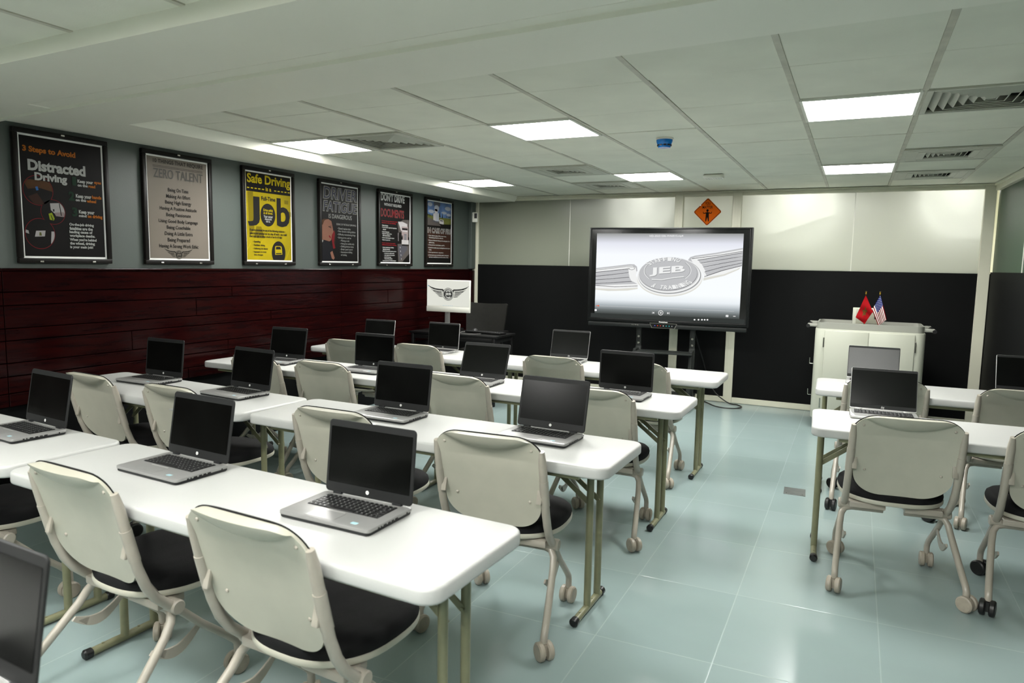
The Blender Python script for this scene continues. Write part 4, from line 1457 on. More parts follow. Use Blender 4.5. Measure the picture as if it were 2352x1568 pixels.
        for u, v, ru, rv in ((.16, .10, .08, .03), (.80, .13, .11, .03), (.66, .20, .10, .02), (.20, .20, .10, .025), (.83, .22, .08, .02)):
            ell('cl', u, v, ru, rv, 2)
        P_('gr', [(.075, .24), (.30, .27), (.55, .275), (.925, .27), (.925, .36), (.60, .37), (.075, .30)], 3)
        P_('rd', [(.075, .285), (.20, .305), (.46, .36), (.55, .40), (.075, .40)], 4)
        for u in (.09, .14, .19, .25, .86, .82, .89, .76):
            P_('dg', [(u - .02, .262), (u, .235), (u + .02, .262)], 4)
        P_('dg', [(.47, .27), (.50, .175), (.535, .27)], 4); P_('dg', [(.575, .28), (.595, .19), (.62, .28)], 4)
        ell('dk2', .40, .085, .12, .045, 4, (.075, .925, .055, .3)); ell('cl', .39, .145, .085, .045, 5); ell('wh', .37, .19, .06, .035, 5)
        P_('wh', [(.27, .225), (.36, .215), (.36, .335), (.27, .32)], 6); P_('cl', [(.36, .215), (.47, .215), (.475, .335), (.36, .335)], 6)
        P_('dk2', [(.26, .32), (.47, .335), (.47, .36), (.26, .345)], 6)
        P_('wh', [(.48, .315), (.52, .30), (.63, .305), (.65, .345), (.64, .37), (.49, .365)], 7); P_('dk2', [(.51, .308), (.61, .312), (.615, .33), (.51, .326)], 8)
        P_('wine', [(.08, .46), (.92, .46), (.92, .87), (.08, .87)], 1)
    pic.mi = 0
    for txt, u0, u1, v0, v1, c in POSTER_TEXT[k]:
        bold = BOLD[k] if not (k == 4 and c == 'w') else 0.0
        layer = 9
        if c == 'd':
            pic.mi = PK.index('ol'); write(pic, txt, lambda s, q: pos(u0 - .006 + (u1 - u0 + .012) * s + .02 * (q - .5), v1 + .004 - (v1 - v0 + .008) * q, 8), 0.05)
            pic.mi = PK.index('d'); write(pic, txt, lambda s, q: pos(u0 + .006 + (u1 - u0 - .012) * s + .02 * (q - .5), v1 - .003 - (v1 - v0 - .006) * q, 9), 0.012)
            continue
        if k == 5 and txt == 'DOCUMENTS':
            pic.mi = PK.index('z'); write(pic, txt, lambda s, q: pos(u0 - .004 + (u1 - u0 + .008) * s, v1 + .003 - (v1 - v0 + .006) * q, 8), 0.04)
            pic.mi = PK.index('r'); write(pic, txt, lambda s, q: pos(u0 + (u1 - u0) * s, v1 - (v1 - v0) * q, 9), 0.004)
            continue
        if k == 6 and c == 'q':
            pic.mi = PK.index('w'); write(pic, txt, lambda s, q: pos(u0 - .004 + (u1 - u0 + .008) * s, v1 + .003 - (v1 - v0 + .006) * q, 8), 0.045)
            pic.mi = PK.index('wine'); write(pic, txt, lambda s, q: pos(u0 + (u1 - u0) * s, v1 - (v1 - v0) * q, 9), 0.004)
            continue
        pic.mi = PK.index(c)
        write(pic, txt, lambda s, q: pos(u0 + (u1 - u0) * s, v1 - (v1 - v0) * q, layer), bold)
    if k == 2:
        wing_logo(lambda x, y, n: pos(.474 + x * .048, .914 - y * .0355, n), None, pic, PK.index('tp'), PK.index('k'))
    pic.build('lettering', [PC[c] for c in PK], t, recalc=False)
    return t


for k in range(1, 7):
    poster(k)

# ------------------------------------------------------------------ orange sign on the back wall
t = thing('diamond_sign', 'orange diamond sign reading YOU MATTER with a black figure above the display', 'sign', (2.947, YB + 0.018, 2.102))
orange = mat('sign_orange', (188, 84, 4), 0.7, spec=0.1, noise=0.05, nscale=5)
blk = mat('sign_black', (22, 17, 13), 0.7, spec=0.05)
hd = 0.1535
R45 = Matrix(((1, 0, 0, 0), (0, 0, -1, 0), (0, 1, 0, 0), (0, 0, 0, 1)))


def dia(h, r=0.018):
    pts = rrect(h * math.sqrt(2), h * math.sqrt(2), r, 5)
    c = math.cos(PI / 4)
    return [((x - y) * c, (x + y) * c) for x, y in pts]


b = MB(); b.prism(dia(hd), 0.0, 0.003, R45); b.build('plate', orange, t)
b = MB(); b.mi = 0
o1, o2 = dia(hd - 0.006, .014), dia(hd - 0.013, .010)
for i in range(len(o1)):
    j = (i + 1) % len(o1)
    b.poly([R45 @ Vector((*p, 0.0036)) for p in (o1[i], o1[j], o2[j], o2[i])])
b.build('border', blk, t, recalc=False)
b = MB()
sg = lambda x, z: (x, -0.0040, z)
write(b, 'YOU', lambda s, q: sg(-0.028 + 0.056 * s, 0.074 + 0.031 * q), 0.012)
write(b, 'MATTER', lambda s, q: sg(-0.056 + 0.112 * s, 0.035 + 0.030 * q), 0.012)
b.build('lettering', blk, t, recalc=False)
b = MB()
b.poly([sg(x, z) for x, z in ellipse(0, 0.0145, 0.0135, 0.0135, 24)])
fig = [(0, -0.004), (0.016, -0.006), (0.040, -0.013), (0.043, 0.002), (0.050, 0.001), (0.045, -0.019), (0.038, -0.021), (0.016, -0.018), (0.0185, -0.070), (0.019, -0.106), (0.011, -0.106), (0.001, -0.062)]
b.poly([sg(x, z) for x, z in fig + [(-x, z) for x, z in fig[::-1] if x > 0]])
b.poly([sg(x, z) for x, z in ((-0.004, 0.003), (0.004, 0.003), (0.005, -0.006), (-0.005, -0.006))])
b.build('figure', blk, t, recalc=False)
b = MB(); b.cyl((-0.078, -0.0042, 0.072), (-0.078, -0.0055, 0.072), 0.006, 12); b.build('pin', M['mark_white'], t)

# ------------------------------------------------------------------ large display on its stand
tv = thing('interactive_display', 'large black display showing a silver winged emblem, on a dark stand', 'display', (2.672, 7.375, 0), math.atan2(0.15, 1.68))
b = MB(); b.box((0, 0.035, 1.392), (1.69, 0.07, 1.016), 0.006)
hs = b.build('housing', M['tv_grey'], tv, 40)
b = MB()
for x, z, w_, h_ in ((0, 1.889, 1.66, 0.014), (0, 0.908, 1.66, 0.034), (-0.825, 1.395, 0.022, 1.0), (0.825, 1.395, 0.022, 1.0)):
    b.box((x, -0.004, z), (w_, 0.012, h_), 0.003)
b.build('bezel', M['tv_black'], hs, 40)
b = MB(); b.box((0, 0.02, 0.861), (1.66, 0.085, 0.042), 0.006); bar = b.build('speaker_bar', M['tv_grey'], tv, 40)
b = MB()
for i in range(4):
    b.box((-0.34 + 0.02 * i, -0.0235, 0.868), (0.008, 0.003, 0.010))
b.mi = 0
b.build('port', M['steel'], bar)
b = MB()
tp = [(-0.155, 0.895), (0.135, 0.895), (0.110, 0.842), (-0.130, 0.842)]
ti = [(-0.150, 0.892), (0.130, 0.892), (0.107, 0.845), (-0.127, 0.845)]
b.mi = 0
for i in range(4):
    j = (i + 1) % 4
    b.poly([(p[0], -0.0262, p[1]) for p in (tp[i], tp[j], ti[j], ti[i])])
b.mi = 1; b.poly([(p[0], -0.0255, p[1]) for p in ti])
b.build('control_panel', [M['steel'], M['tv_black']], bar, recalc=False)
for i, c in enumerate(((120, 120, 255), (255, 70, 40), (255, 70, 40), (255, 255, 255), (60, 220, 220), (60, 220, 220), (200, 200, 200))):
    b = MB(); b.cyl((-0.098 + 0.030 * i, -0.027, 0.868), (-0.098 + 0.030 * i, -0.0285, 0.868), 0.0045, 10); b.build('indicator', emat('indicator_light', c, 0.8), bar)
b = MB(); write(b, 'Promethean', lambda s, q: (-0.058 + 0.09 * s, -0.0106, 0.900 + 0.014 * q), 0.02); b.build('lettering', M['mark_white'], hs, recalc=False)
glass = MB(); glass.box((0, -0.0035, 1.403), (1.63, 0.007, 0.955)); scr = glass.build('screen', mat('display_glass', (7, 8, 8), 0.12), tv)


def grad_picture():
    m = bpy.data.materials.new('display_picture')
    m.use_nodes = True
    nt = m.node_tree
    nt.nodes.remove(nt.nodes['Principled BSDF'])
    L = nt.links.new
    tc = nt.nodes.new('ShaderNodeTexCoord')
    sp = nt.nodes.new('ShaderNodeSeparateXYZ')
    L(tc.outputs['Generated'], sp.inputs[0])
    r = nt.nodes.new('ShaderNodeValToRGB')
    e = r.color_ramp.elements
    e[0].position = 0.0; e[0].color = (*s2l((66, 70, 68)), 1)
    e[1].position = 1.0; e[1].color = (*s2l((150, 152, 150)), 1)
    for p_, c in ((0.05, (108, 114, 114)), (0.11, (170, 178, 182)), (0.18, (232, 238, 242)), (0.27, (246, 250, 251)), (0.74, (245, 248, 252)), (0.88, (226, 228, 238))):
        k = e.new(p_); k.color = (*s2l(c), 1)
    L(sp.outputs[2], r.inputs[0])
    em = nt.nodes.new('ShaderNodeEmission')
    em.inputs[1].default_value = 1.04
    L(r.outputs[0], em.inputs[0])
    L(em.outputs[0], nt.nodes['Material Output'].inputs['Surface'])
    return m


b = MB(); b.box((-0.005, -0.0075, 1.405), (1.515, 0.0012, 0.865)); b.build('picture', grad_picture(), scr)
b = MB(); b.box((0, -0.0074, 0.950), (1.61, 0.001, 0.044)); b.build('taskbar', emat('taskbar_grey', (58, 62, 60), 0.9), scr)


def sv(x, y, n=0):
    u = (x - 88) / 2190.0
    v = (y - 28 - 12 * u) / (1197 + 73 * u)
    return (-0.7625 + 1.515 * u, -0.0083 - 0.00022 * n, 1.8375 - 0.865 * v)


EC = [(224, 224, 220), (200, 201, 203), (250, 251, 250), (74, 74, 80), (255, 255, 255), (230, 229, 220), (255, 92, 20), (210, 211, 212), (160, 162, 163)]
b = MB()


def SP(c, pts, n):
    b.mi = c; b.poly([sv(x, y, n) for x, y in pts])


def sline(c, pts, wd, n):
    for (x0, y0), (x1, y1) in zip(pts, pts[1:]):
        d = math.hypot(x1 - x0, y1 - y0); nx, ny = -(y1 - y0) / d * wd / 2, (x1 - x0) / d * wd / 2
        SP(c, [(x0 + nx, y0 + ny), (x1 + nx, y1 + ny), (x1 - nx, y1 - ny), (x0 - nx, y0 - ny)], n)


# left wing
SP(5, [(88, 835), (420, 850), (755, 830), (760, 860), (600, 885), (300, 892), (88, 870)], 0)
SP(2, [(88, 545), (350, 518), (620, 488), (690, 490), (735, 525), (745, 590), (725, 650), (770, 790), (755, 840), (420, 862), (88, 850)], 1)
SP(1, [(88, 545), (350, 518), (620, 488), (690, 490), (735, 525), (745, 590), (728, 600), (715, 545), (660, 512), (560, 516), (88, 566)], 2)
for q, (ya, yb, xa, xb) in enumerate(((606, 664, 600, 612), (672, 718, 610, 625), (726, 772, 625, 655), (778, 806, 660, 750))):
    SP(1, [(88, ya), (xa, ya - 52 + q * 4), (xb, yb - 52 + q * 10), (88, yb)], 3)
for q, (ya, yb, xe) in enumerate(((608, 556, 620), (668, 616, 608), (722, 682, 620), (776, 746, 660))):
    sline(3, [(88, ya), (xe * .5, (ya + yb) / 2 + 6), (xe, yb)], 8, 4)
sline(3, [(88, 806), (400, 828), (755, 815)], 7, 4)
sline(3, [(600, 556), (655, 575), (700, 560), (690, 530), (560, 525), (88, 578)], 5, 4)
# right wing
SP(5, [(1735, 735), (1740, 690), (2020, 640), (2200, 565), (2270, 525), (2235, 570), (2040, 660)], 0)
SP(2, [(1500, 430), (1530, 385), (1600, 362), (1900, 320), (2275, 250), (2275, 515), (2180, 570), (2010, 640), (1745, 695), (1740, 650), (1690, 560), (1590, 470)], 1)
SP(1, [(1500, 430), (1530, 385), (1600, 362), (1900, 320), (2275, 250), (2275, 272), (1900, 343), (1610, 385), (1545, 410), (1560, 450), (1590, 470)], 2)
for q, (x0, ya, yb, za, zb) in enumerate(((1650, 430, 478, 320, 366), (1700, 486, 534, 384, 420), (1735, 545, 598, 436, 470), (1755, 610, 668, 482, 510))):
    SP(1, [(x0, ya), (2000, (ya + za) / 2 - 8), (2275, za), (2275, zb), (2000, (yb + zb) / 2 + 4), (x0 + 30, yb)], 3)
for q, (x0, ya, za) in enumerate(((1560, 408, 300), (1640, 430, 320), (1690, 475, 376), (1730, 535, 428), (1750, 605, 474), (1750, 675, 512))):
    sline(3, [(x0, ya), (2000, ya * .42 + za * .58 + 4), (2275, za)], 8, 4)
# oval badge
for c, cx_, cy_, rx, ry, n in ((5, 1235, 690, 492, 285, 5), (2, 1235, 672, 490, 285, 6), (8, 1232, 664, 470, 270, 7), (2, 1226, 656, 462, 262, 8), (7, 1218, 640, 448, 256, 9), (3, 1212, 636, 436, 247, 10), (1, 1210, 632, 434, 246, 11)):
    SP(c, ellipse(cx_, cy_, rx, ry, 60, rot=0.0), n)
for a0, a1 in ((-40, 40), (140, 225)):
    for r_, c in ((1.0, 2), (0.975, 8)):
        b.mi = c
        for q in ring_quads(1200, 585, 355 * r_, 190 * r_, 345 * r_, 180 * r_, 20, a0, a1):
            b.poly([sv(x, y, 12) for x, y in q])
for dx, dy, c, n in ((7, 9, 8, 12), (0, 0, 2, 13)):
    b.mi = c; write(b, 'JEB', lambda s, q: sv(930 + 530 * s + 40 * (1 - q) * 0 + dx, 672 - 40 * s - 128 * q + dy, n), 0.03)
    sline(c, [(970 + dx, 715 + dy), (1120 + dx, 722 + dy), (1300 + dx, 690 + dy), (1450 + dx, 675 + dy)], 12, n)
for word, a0, a1, rx, ry, hh in (('STAFFING', 142, 62, 400, 208, 62), ('& TRAINING', 236, 326, 405, 215, 66)):
    n_ = len(word)
    for i, chx in enumerate(word):
        if chx == ' ':
            continue
        for dx, dy, c, nn in ((5, 7, 8, 12), (0, 0, 2, 13)):
            up = 1 if a0 < 180 else -1
            def place(s, q, i=i, dx=dx, dy=dy):
                a = math.radians(a0 + (a1 - a0) * (i + 0.08 + 0.84 * s) / n_)
                k = 1 + up * (q - .5) * hh / ry * 0.9
                return sv(1205 + rx * k * math.cos(a) + dx, 622 - ry * k * math.sin(a) + dy, nn)
            b.mi = c; write(b, chx, place, 0.02)
# player controls
b.mi = 4
write(b, 'VID-20251206-WA0015.mp4', lambda s, q: sv(905 + 510 * s, 90 - 34 * q, 14), 0.012)
sline(7, [(155, 1115), (2200, 1192)], 4, 14)
sline(6, [(112, 1113), (150, 1114)], 8, 15)
SP(6, ellipse(150, 1114, 10, 10, 16), 15)
b.mi = 4
for q in ring_quads(1127, 1220, 38, 38, 31, 31, 30):
    b.poly([sv(x, y, 15) for x, y in q])
for x in (1116, 1130):
    SP(4, [(x, 1204), (x + 8, 1204), (x + 8, 1236), (x, 1236)], 15)
SP(4, [(1028, 1204), (1028, 1234), (1006, 1219)], 15); SP(4, [(998, 1204), (1003, 1204), (1003, 1234), (998, 1234)], 15)
SP(4, [(1226, 1208), (1226, 1240), (1248, 1224)], 15); SP(4, [(1251, 1208), (1257, 1208), (1257, 1240), (1251, 1240)], 15)
SP(4, [(88, 1166), (122, 1166), (122, 1194), (88, 1194)], 15); SP(4, [(2086, 1246), (2122, 1246), (2122, 1278), (2086, 1278)], 15)
SP(8, [(2094, 1268), (2108, 1254), (2114, 1258), (2100, 1272)], 16); SP(4, [(2190, 1262), (2226, 1262), (2226, 1270), (2190, 1270)], 15)
for x in (1637, 1695, 1745, 1785, 1825):
    SP(4, ellipse(x, 1321, 13, 11, 14), 15)
b.build('emblem', [emat('picture_tone', c, 0.93) for c in EC], scr, recalc=False)
# stand
for x in (-0.285, 0.285):
    b = MB(); b.box((x, 0.095, 0.72), (0.055, 0.035, 1.3), 0.004)
    b.box((x, 0.10, 0.35), (0.06, 0.05, 0.56), 0.004)
    p = b.build('stand_post', M['stand'], tv, 40)
    for z in (0.735, 0.665):
        c = MB(); c.cyl((x, 0.078, z), (x, 0.072, z), 0.0125, 16, 0.002); c.build('bolt', M['steel'], p, 40)
b = MB(); b.box((0, 0.0, 0.585), (0.62, 0.22, 0.018), 0.004)
for x in (-0.295, 0.295):
    b.box((x, 0.01, 0.60), (0.03, 0.2, 0.03), 0.003)
b.build('stand_shelf', M['stand'], tv, 40)
for x in (-0.285, 0.285):
    b = MB(); b.box((x, 0.05, 0.085), (0.06, 0.62, 0.05), 0.006)
    b.tube([(x, 0.0, 0.585), (x, -0.07, 0.35), (x, -0.09, 0.11)], 0.022, 8)
    f = b.build('stand_foot', M['stand'], tv, 40)
    for y in (-0.22, 0.32):
        c = MB(); c.cyl((x - 0.015, y, 0.031), (x + 0.015, y, 0.031), 0.031, 18, 0.004); c.box((x, y, 0.055), (0.02, 0.03, 0.02)); c.build('caster', M['caster_dark'], f, 40)
b = MB(); b.box((0, 0.09, 0.13), (0.52, 0.2, 0.02), 0.004); b.build('lower_shelf', M['stand'], tv, 40)

# ------------------------------------------------------------------ corner desk, monitor, office chair
dk = thing('computer_desk', 'small black desk in the far left corner under the white monitor', 'desk', (0.64, 6.60, 0))
b = MB(); b.box((0, 0, 0.732), (1.08, 0.46, 0.022), 0.003); b.build('desktop', M['desk_black'], dk, 40)
b = MB(); b.box((0, -0.205, 0.690), (1.0, 0.02, 0.045), 0.002); b.box((0, 0.205, 0.690), (1.0, 0.02, 0.045), 0.002); b.box((0.5, 0, 0.690), (0.02, 0.4, 0.045), 0.002); b.box((-0.5, 0, 0.690), (0.02, 0.4, 0.045), 0.002)
b.build('apron', M['desk_black'], dk, 40)
for sx in (-1, 1):
    for sy in (-1, 1):
        b = MB(); b.box((sx * 0.50, sy * 0.20, 0.361), (0.035, 0.035, 0.720), 0.003); b.build('leg', M['desk_black'], dk, 40)

mo = thing('desktop_monitor', 'white monitor on the corner desk showing a black winged JEB logo', 'monitor', (0.455, 6.62, 0.743), 0.02)
zc, wm = 1.128 - 0.743, 0.545
b = MB(); b.box((0, 0, zc), (wm, 0.022, 0.352), 0.004); mh = b.build('housing', M['white_plastic'], mo, 40)
b = MB(); b.box((0, -0.0125, zc - 0.146), (wm, 0.006, 0.058), 0.002); b.build('chin', M['white_plastic'], mh, 40)
b = MB(); b.box((0, -0.0125, zc + 0.028), (wm - 0.014, 0.004, 0.283)); ms = b.build('screen', emat('monitor_white', (229, 230, 219), 0.95), mo)
b = MB()
um = 0.535 / 715.0 * 80
wing_logo(lambda x, y, n: (0.003 + x * um, -0.0147 - 0.0003 * n, zc + 0.020 + y * um), None, b, 0, 1)
_mm = [emat('monitor_logo_white', (232, 233, 224), 0.95), emat('monitor_logo_black', (52, 52, 50), 0.9)]
b.build('picture', _mm, ms, recalc=False)
b = MB()
for i in range(6):
    b.poly([(x, -0.0150, z) for x, z in ((-0.06 + i * 0.022, zc - 0.108), (-0.055 + i * 0.022, zc - 0.108), (-0.055 + i * 0.022, zc - 0.103), (-0.06 + i * 0.022, zc - 0.103))])
b.build('taskbar_icon', emat('monitor_icon', (60, 180, 230), 0.9), ms, recalc=False)
b = MB()
b.poly([(x, -0.0150, z) for x, z in ((-0.255, zc + 0.10), (-0.247, zc + 0.10), (-0.247, zc + 0.11), (-0.255, zc + 0.11))])
b.build('desktop_icon', emat('desktop_icon', (60, 180, 230), 0.9), ms, recalc=False)
b = MB(); b.box((-0.02, 0.03, 0.17), (0.034, 0.022, 0.34), 0.003); b.box((-0.045, 0.035, 0.17), (0.03, 0.02, 0.34), 0.003); st = b.build('stem', M['lap_silver'], mo, 40)
b = MB(); b.prism(rrect(0.22, 0.17, 0.02, 4, -0.03, 0.03), 0.0005, 0.010, bev=0.003); b.build('stand_base', M['lap_silver'], mo, 40)

kb = thing('keyboard', 'black keyboard lying on the corner desk', 'keyboard', (0.93, 6.60, 0.743), -0.06)
b = MB(); b.box((0, 0, 0.011), (0.44, 0.13, 0.018), 0.005, rot=(-0.05, 0, 0)); b.build('case', M['desk_black'], kb, 40)
b = MB()
for r in range(5):
    for c in range(18):
        b.box((-0.205 + 0.0241 * c, -0.044 + 0.022 * r, 0.0225 - 0.0011 * r), (0.019, 0.017, 0.008), 0.003, seg=1)
b.build('keys', M['keys'], kb)
ms_ = thing('computer_mouse', 'dark computer mouse behind the keyboard on the corner desk', 'mouse', (0.73, 6.735, 0.743), 0.4)
b = MB(); b.grid(lambda u, v: (0.031 * math.cos(2 * PI * u) * math.sin(PI * v / 2 + 1e-3), 0.055 * math.sin(2 * PI * u) * math.sin(PI * v / 2 + 1e-3), 0.0005 + 0.036 * math.cos(PI * v / 2)), 24, 8)
b.build('shell', mat('mouse_grey', (60, 60, 60), 0.3), ms_, 60)
cb = thing('mouse_cable', 'thin grey mouse cable looping over the edge of the corner desk', 'cable', (0, 0, 0))
b = MB(); b.tube([(0.70, 6.68, 0.750), (0.66, 6.56, 0.747), (0.72, 6.44, 0.747), (0.80, 6.41, 0.747), (0.88, 6.45, 0.747), (0.92, 6.52, 0.747)], 0.003, 6, 8); b.build('lead', mat('grey_cable', (120, 120, 116), 0.4), cb, 60)

oc = thing('office_chair', 'black mesh office chair behind the corner desk', 'chair', (0.62, 7.20, 0), 0.05)


def oback(u, v):
    s = 2 * u - 1
    z = 0.55 + 0.475 * v
    hw = 0.225 + 0.04 * v
    zz = z + 0.012 * s * s * v
    corner = max(0.0, abs(s) - 0.9) / 0.1
    zz -= 0.015 * corner ** 2 * (v > 0.96)
    return (hw * s, -0.02 + 0.07 * v - 0.05 * s * s, zz)


b = MB(); A = b.grid(oback, 24, 20); B = b.grid(lambda u, v: tuple(Vector(oback(u, v)) + Vector((0, 0.025, 0))), 24, 20)
for j in range(20):
    for i in (0, 24):
        b.bm.faces.new((A[j][i], A[j + 1][i], B[j + 1][i], B[j][i]))
for i in range(24):
    for j in (0, 20):
        b.bm.faces.new((A[j][i], A[j][i + 1], B[j][i + 1], B[j][i]))
b.build('backrest', M['mesh_black'], oc, 50)
b = MB(); b.prism(rrect(0.50, 0.46, 0.10, 6, 0, -0.24), 0.44, 0.51, bev=0.025, seg=3); b.build('seat', M['mesh_black'], oc, 40)
for s in (-1, 1):
    b = MB(); b.tube([(s * 0.24, -0.20, 0.46), (s * 0.285, -0.20, 0.50), (s * 0.29, -0.20, 0.70)], 0.016, 10); b.prism(rrect(0.075, 0.25, 0.03, 5, s * 0.29, -0.19), 0.70, 0.735, bev=0.010)
    b.build('armrest', M['desk_black'], oc, 40)
b = MB(); b.tube([(0, 0.03, 0.58), (0, 0.06, 0.48), (0, -0.10, 0.43)], 0.025, 8); b.build('back_bracket', M['desk_black'], oc, 40)
b = MB(); b.cyl((0, -0.22, 0.09), (0, -0.22, 0.45), 0.026, 16); b.build('gas_lift', M['desk_black'], oc, 40)
for k in range(5):
    a = 2 * PI * k / 5 + 0.3
    e = Vector((0.28 * math.cos(a), -0.22 + 0.28 * math.sin(a), 0.075))
    b = MB(); b.tube([(0.02 * math.cos(a), -0.22 + 0.02 * math.sin(a), 0.11), e], [0.024, 0.015], 8); lg = b.build('base_leg', M['desk_black'], oc, 40)
    b = MB(); b.cyl(e + Vector((-0.02, 0, -0.047)), e + Vector((0.02, 0, -0.047)), 0.028, 16, 0.004); b.cyl(e + Vector((0, 0, -0.04)), e, 0.008, 8); b.build('caster', M['caster_dark'], lg, 40)

# ------------------------------------------------------------------ white charging cart with flags
ct = thing('charging_cart', 'cream two-door charging cart with a grey tray top by the back wall', 'cart', (4.605, 7.36, 0))
cw, cd_ = 0.90, 0.52
b = MB(); b.prism(rrect(cw, cd_, 0.07, 8), 0.10, 0.945, bev=0.004, seg=2); body = b.build('body', M['cart_white'], ct, 35)
for s in (-1, 1):
    b = MB(); b.box((s * 0.1835, -cd_ / 2 - 0.004, 0.530), (0.363, 0.016, 0.805), 0.004); dr = b.build('door', M['cart_white'], ct, 40)
    b = MB()
    for z in (0.25, 0.82):
        b.cyl((s * 0.370, -cd_ / 2 - 0.008, z - 0.045), (s * 0.370, -cd_ / 2 - 0.008, z + 0.045), 0.007, 10)
    b.build('hinge', M['steel'], dr, 40)
b = MB(); b.cyl((0.03, -cd_ / 2 - 0.012, 0.55), (0.03, -cd_ / 2 - 0.020, 0.55), 0.013, 16, 0.002); b.build('lock', M['steel'], ct, 40)
b = MB()
o1 = rrect(0.875, 0.50, 0.06, 8); o2 = rrect(0.845, 0.47, 0.05, 8)
b.prism(rrect(0.875, 0.50, 0.06, 8), 0.945, 0.962)
n = len(o1)
for za, zb in ((0.962, 1.005),):
    A = [b.bm.verts.new((*p, za)) for p in o1]; B = [b.bm.verts.new((*p, zb)) for p in o1]
    C_ = [b.bm.verts.new((*p, zb)) for p in o2]; D_ = [b.bm.verts.new((*p, za)) for p in o2]
    for i in range(n):
        j = (i + 1) % n
        for X_, Y_ in ((A, B), (B, C_), (C_, D_)):
            b.bm.faces.new((X_[i], X_[j], Y_[j], Y_[i]))
b.build('tray', M['cart_grey'], ct, 35)
b = MB(); b.prism(rrect(0.84, 0.465, 0.05, 8), 0.9622, 0.966); b.build('tray_mat', M['black_rubber'], ct)
for s in (-1, 1):
    b = MB()
    for y in (-0.19, 0.19):
        b.box((s * 0.475, y, 0.972), (0.09, 0.030, 0.030), 0.006)
    h = b.build('handle', M['cart_grey'], ct, 40)
    b = MB(); b.tube([(s * 0.515, -0.225, 0.965), (s * 0.515, 0.225, 0.965)], 0.017, 14); b.build('grip', M['black_rubber'], h, 40)
for z in (0.60, 0.30):
    b = MB(); b.tube([(-0.445, -0.14, z), (-0.485, -0.14, z), (-0.487, -0.14, z + 0.055)], 0.004, 8); b.build('cable_hook', M['steel'], ct, 40)
for sx in (-1, 1):
    for sy in (-1, 1):
        b = MB(); b.cyl((sx * 0.37 - 0.016, sy * 0.19, 0.05), (sx * 0.37 + 0.016, sy * 0.19, 0.05), 0.05, 20, 0.005); b.box((sx * 0.37, sy * 0.19, 0.083), (0.04, 0.05, 0.036)); b.build('caster', M['caster_dark'], ct, 40)

bx = thing('network_box', 'cream metal box with a dark slot standing on the cart behind the flags', 'box', (4.585, 7.44, 0.966))
b = MB(); b.box((0, 0.0, 0.086), (0.25, 0.055, 0.172), 0.006); b.build('case', M['cart_white'], bx, 40)
b = MB(); b.box((0.012, -0.0285, 0.093), (0.215, 0.004, 0.135), 0.002); fp = b.build('front_plate', mat('box_plate_grey', (150, 150, 134), 0.4), bx, 40)
b = MB(); b.box((0.075, -0.031, 0.085), (0.03, 0.003, 0.028)); b.build('slot', M['port'], bx)


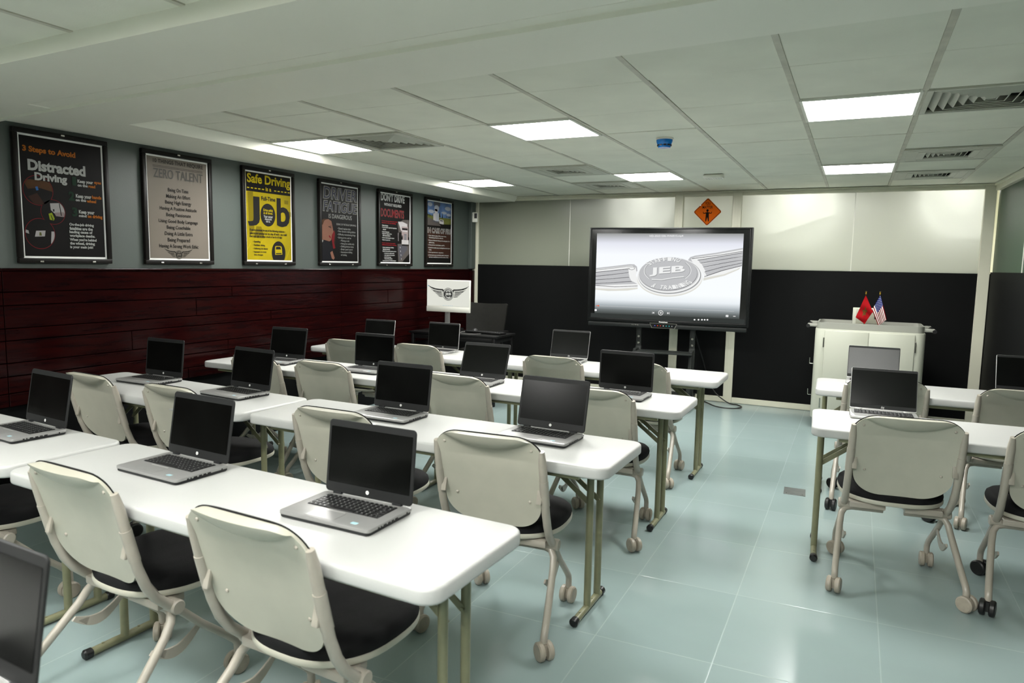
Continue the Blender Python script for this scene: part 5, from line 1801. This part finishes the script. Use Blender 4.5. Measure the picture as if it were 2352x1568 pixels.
def flag(name, label, x, y, corners, kind):
    """corners in metres from the pole foot: hoist top, fly top, fly bottom, hoist bottom as (x, z)."""
    t = thing(name, label, 'flag', (x, y, 0.966))
    b = MB(); b.lathe([(0.036, 0.0005), (0.036, 0.006), (0.030, 0.010), (0.012, 0.013), (0.006, 0.022), (0.004, 0.03)], n=24); b.build('base', M['gold'], t, 40)
    b = MB(); b.tube([(0, 0, 0.01), (0, 0, 0.312)], 0.0032, 10); b.lathe([(0.003, 0.303), (0.007, 0.310), (0.009, 0.318), (0.006, 0.322), (0.0095, 0.328), (0.0095, 0.333), (0.001, 0.336)], n=16); b.build('pole', M['gold'], t, 40)
    A, B_, C_, D_ = [Vector(c) for c in corners]

    def pt(u, v, off=0.0):
        p = A * (1 - u) * (1 - v) + B_ * u * (1 - v) + C_ * u * v + D_ * (1 - u) * v
        wob = 0.010 * math.sin(7 * (v - 0.3 * u)) * (0.25 + u) + 0.006 * math.sin(11 * v + 4 * u)
        return (p[0], -0.012 + wob + off, p[1])
    if kind == 'red':
        red, green = mat('flag_red', (132, 9, 15), 0.8, spec=0.1), mat('flag_green', (18, 78, 30), 0.8, spec=0.1)
        b = MB(); b.grid(lambda u, v: pt(u, v), 24, 24); b.grid(lambda u, v: pt(u, v, 0.0012), 24, 24); cl = b.build('cloth', red, t, 60)
        b = MB()
        st = [(0.5 + 0.20 * math.sin(2 * PI * k / 5 + 0.75), 0.5 - 0.23 * math.cos(2 * PI * k / 5 + 0.75)) for k in range(5)]
        for k in range(5):
            p, q = Vector(st[k]), Vector(st[(k + 2) % 5])
            nrm = Vector((-(q - p).y, (q - p).x)).normalized() * 0.013
            for sg_ in range(8):
                a_, e_ = p.lerp(q, sg_ / 8), p.lerp(q, (sg_ + 1) / 8)
                b.poly([pt(w_[0], w_[1], -0.0012) for w_ in (a_ + nrm, e_ + nrm, e_ - nrm, a_ - nrm)])
        b.build('star', green, cl, recalc=False)
    else:
        red, white, blue = mat('flag_stripe_red', (112, 9, 20), 0.8, spec=0.1), mat('flag_stripe_white', (200, 200, 194), 0.8, spec=0.1), mat('flag_canton_blue', (24, 32, 96), 0.8, spec=0.1)
        mf = lambda u, v: 2 if (u < 0.42 and v < 7 / 13 + 0.16) else (0 if int(v * 13) % 2 == 0 else 1)
        b = MB(); b.grid(lambda u, v: pt(u, v), 50, 39, mf); b.grid(lambda u, v: pt(u, v, 0.0012), 50, 39, mf); cl = b.build('cloth', [red, white, blue], t, 60)
        b = MB()
        for r in range(9):
            for c in range(6 if r % 2 == 0 else 5):
                u = 0.42 * ((c + (0.5 if r % 2 == 0 else 1.0)) / 6); v = 0.69 * (r + 0.7) / 9.4
                b.poly([pt(u + du, v + dv, -0.0012) for du, dv in ellipse(0, 0, 0.015, 0.017, 6)])
        b.build('star', white, cl, recalc=False)
    return t


flag('table_flag', 'small red table flag with a green star on the cart', 4.560, 7.24, [(-0.002, 0.300), (0.066, 0.150), (0.006, 0.034), (-0.074, 0.092)], 'red')
flag('table_flag', 'small table flag with stars and red and white stripes on the cart', 4.675, 7.24, [(0.002, 0.305), (0.066, 0.085), (0.006, 0.020), (-0.058, 0.165)], 'stripes')
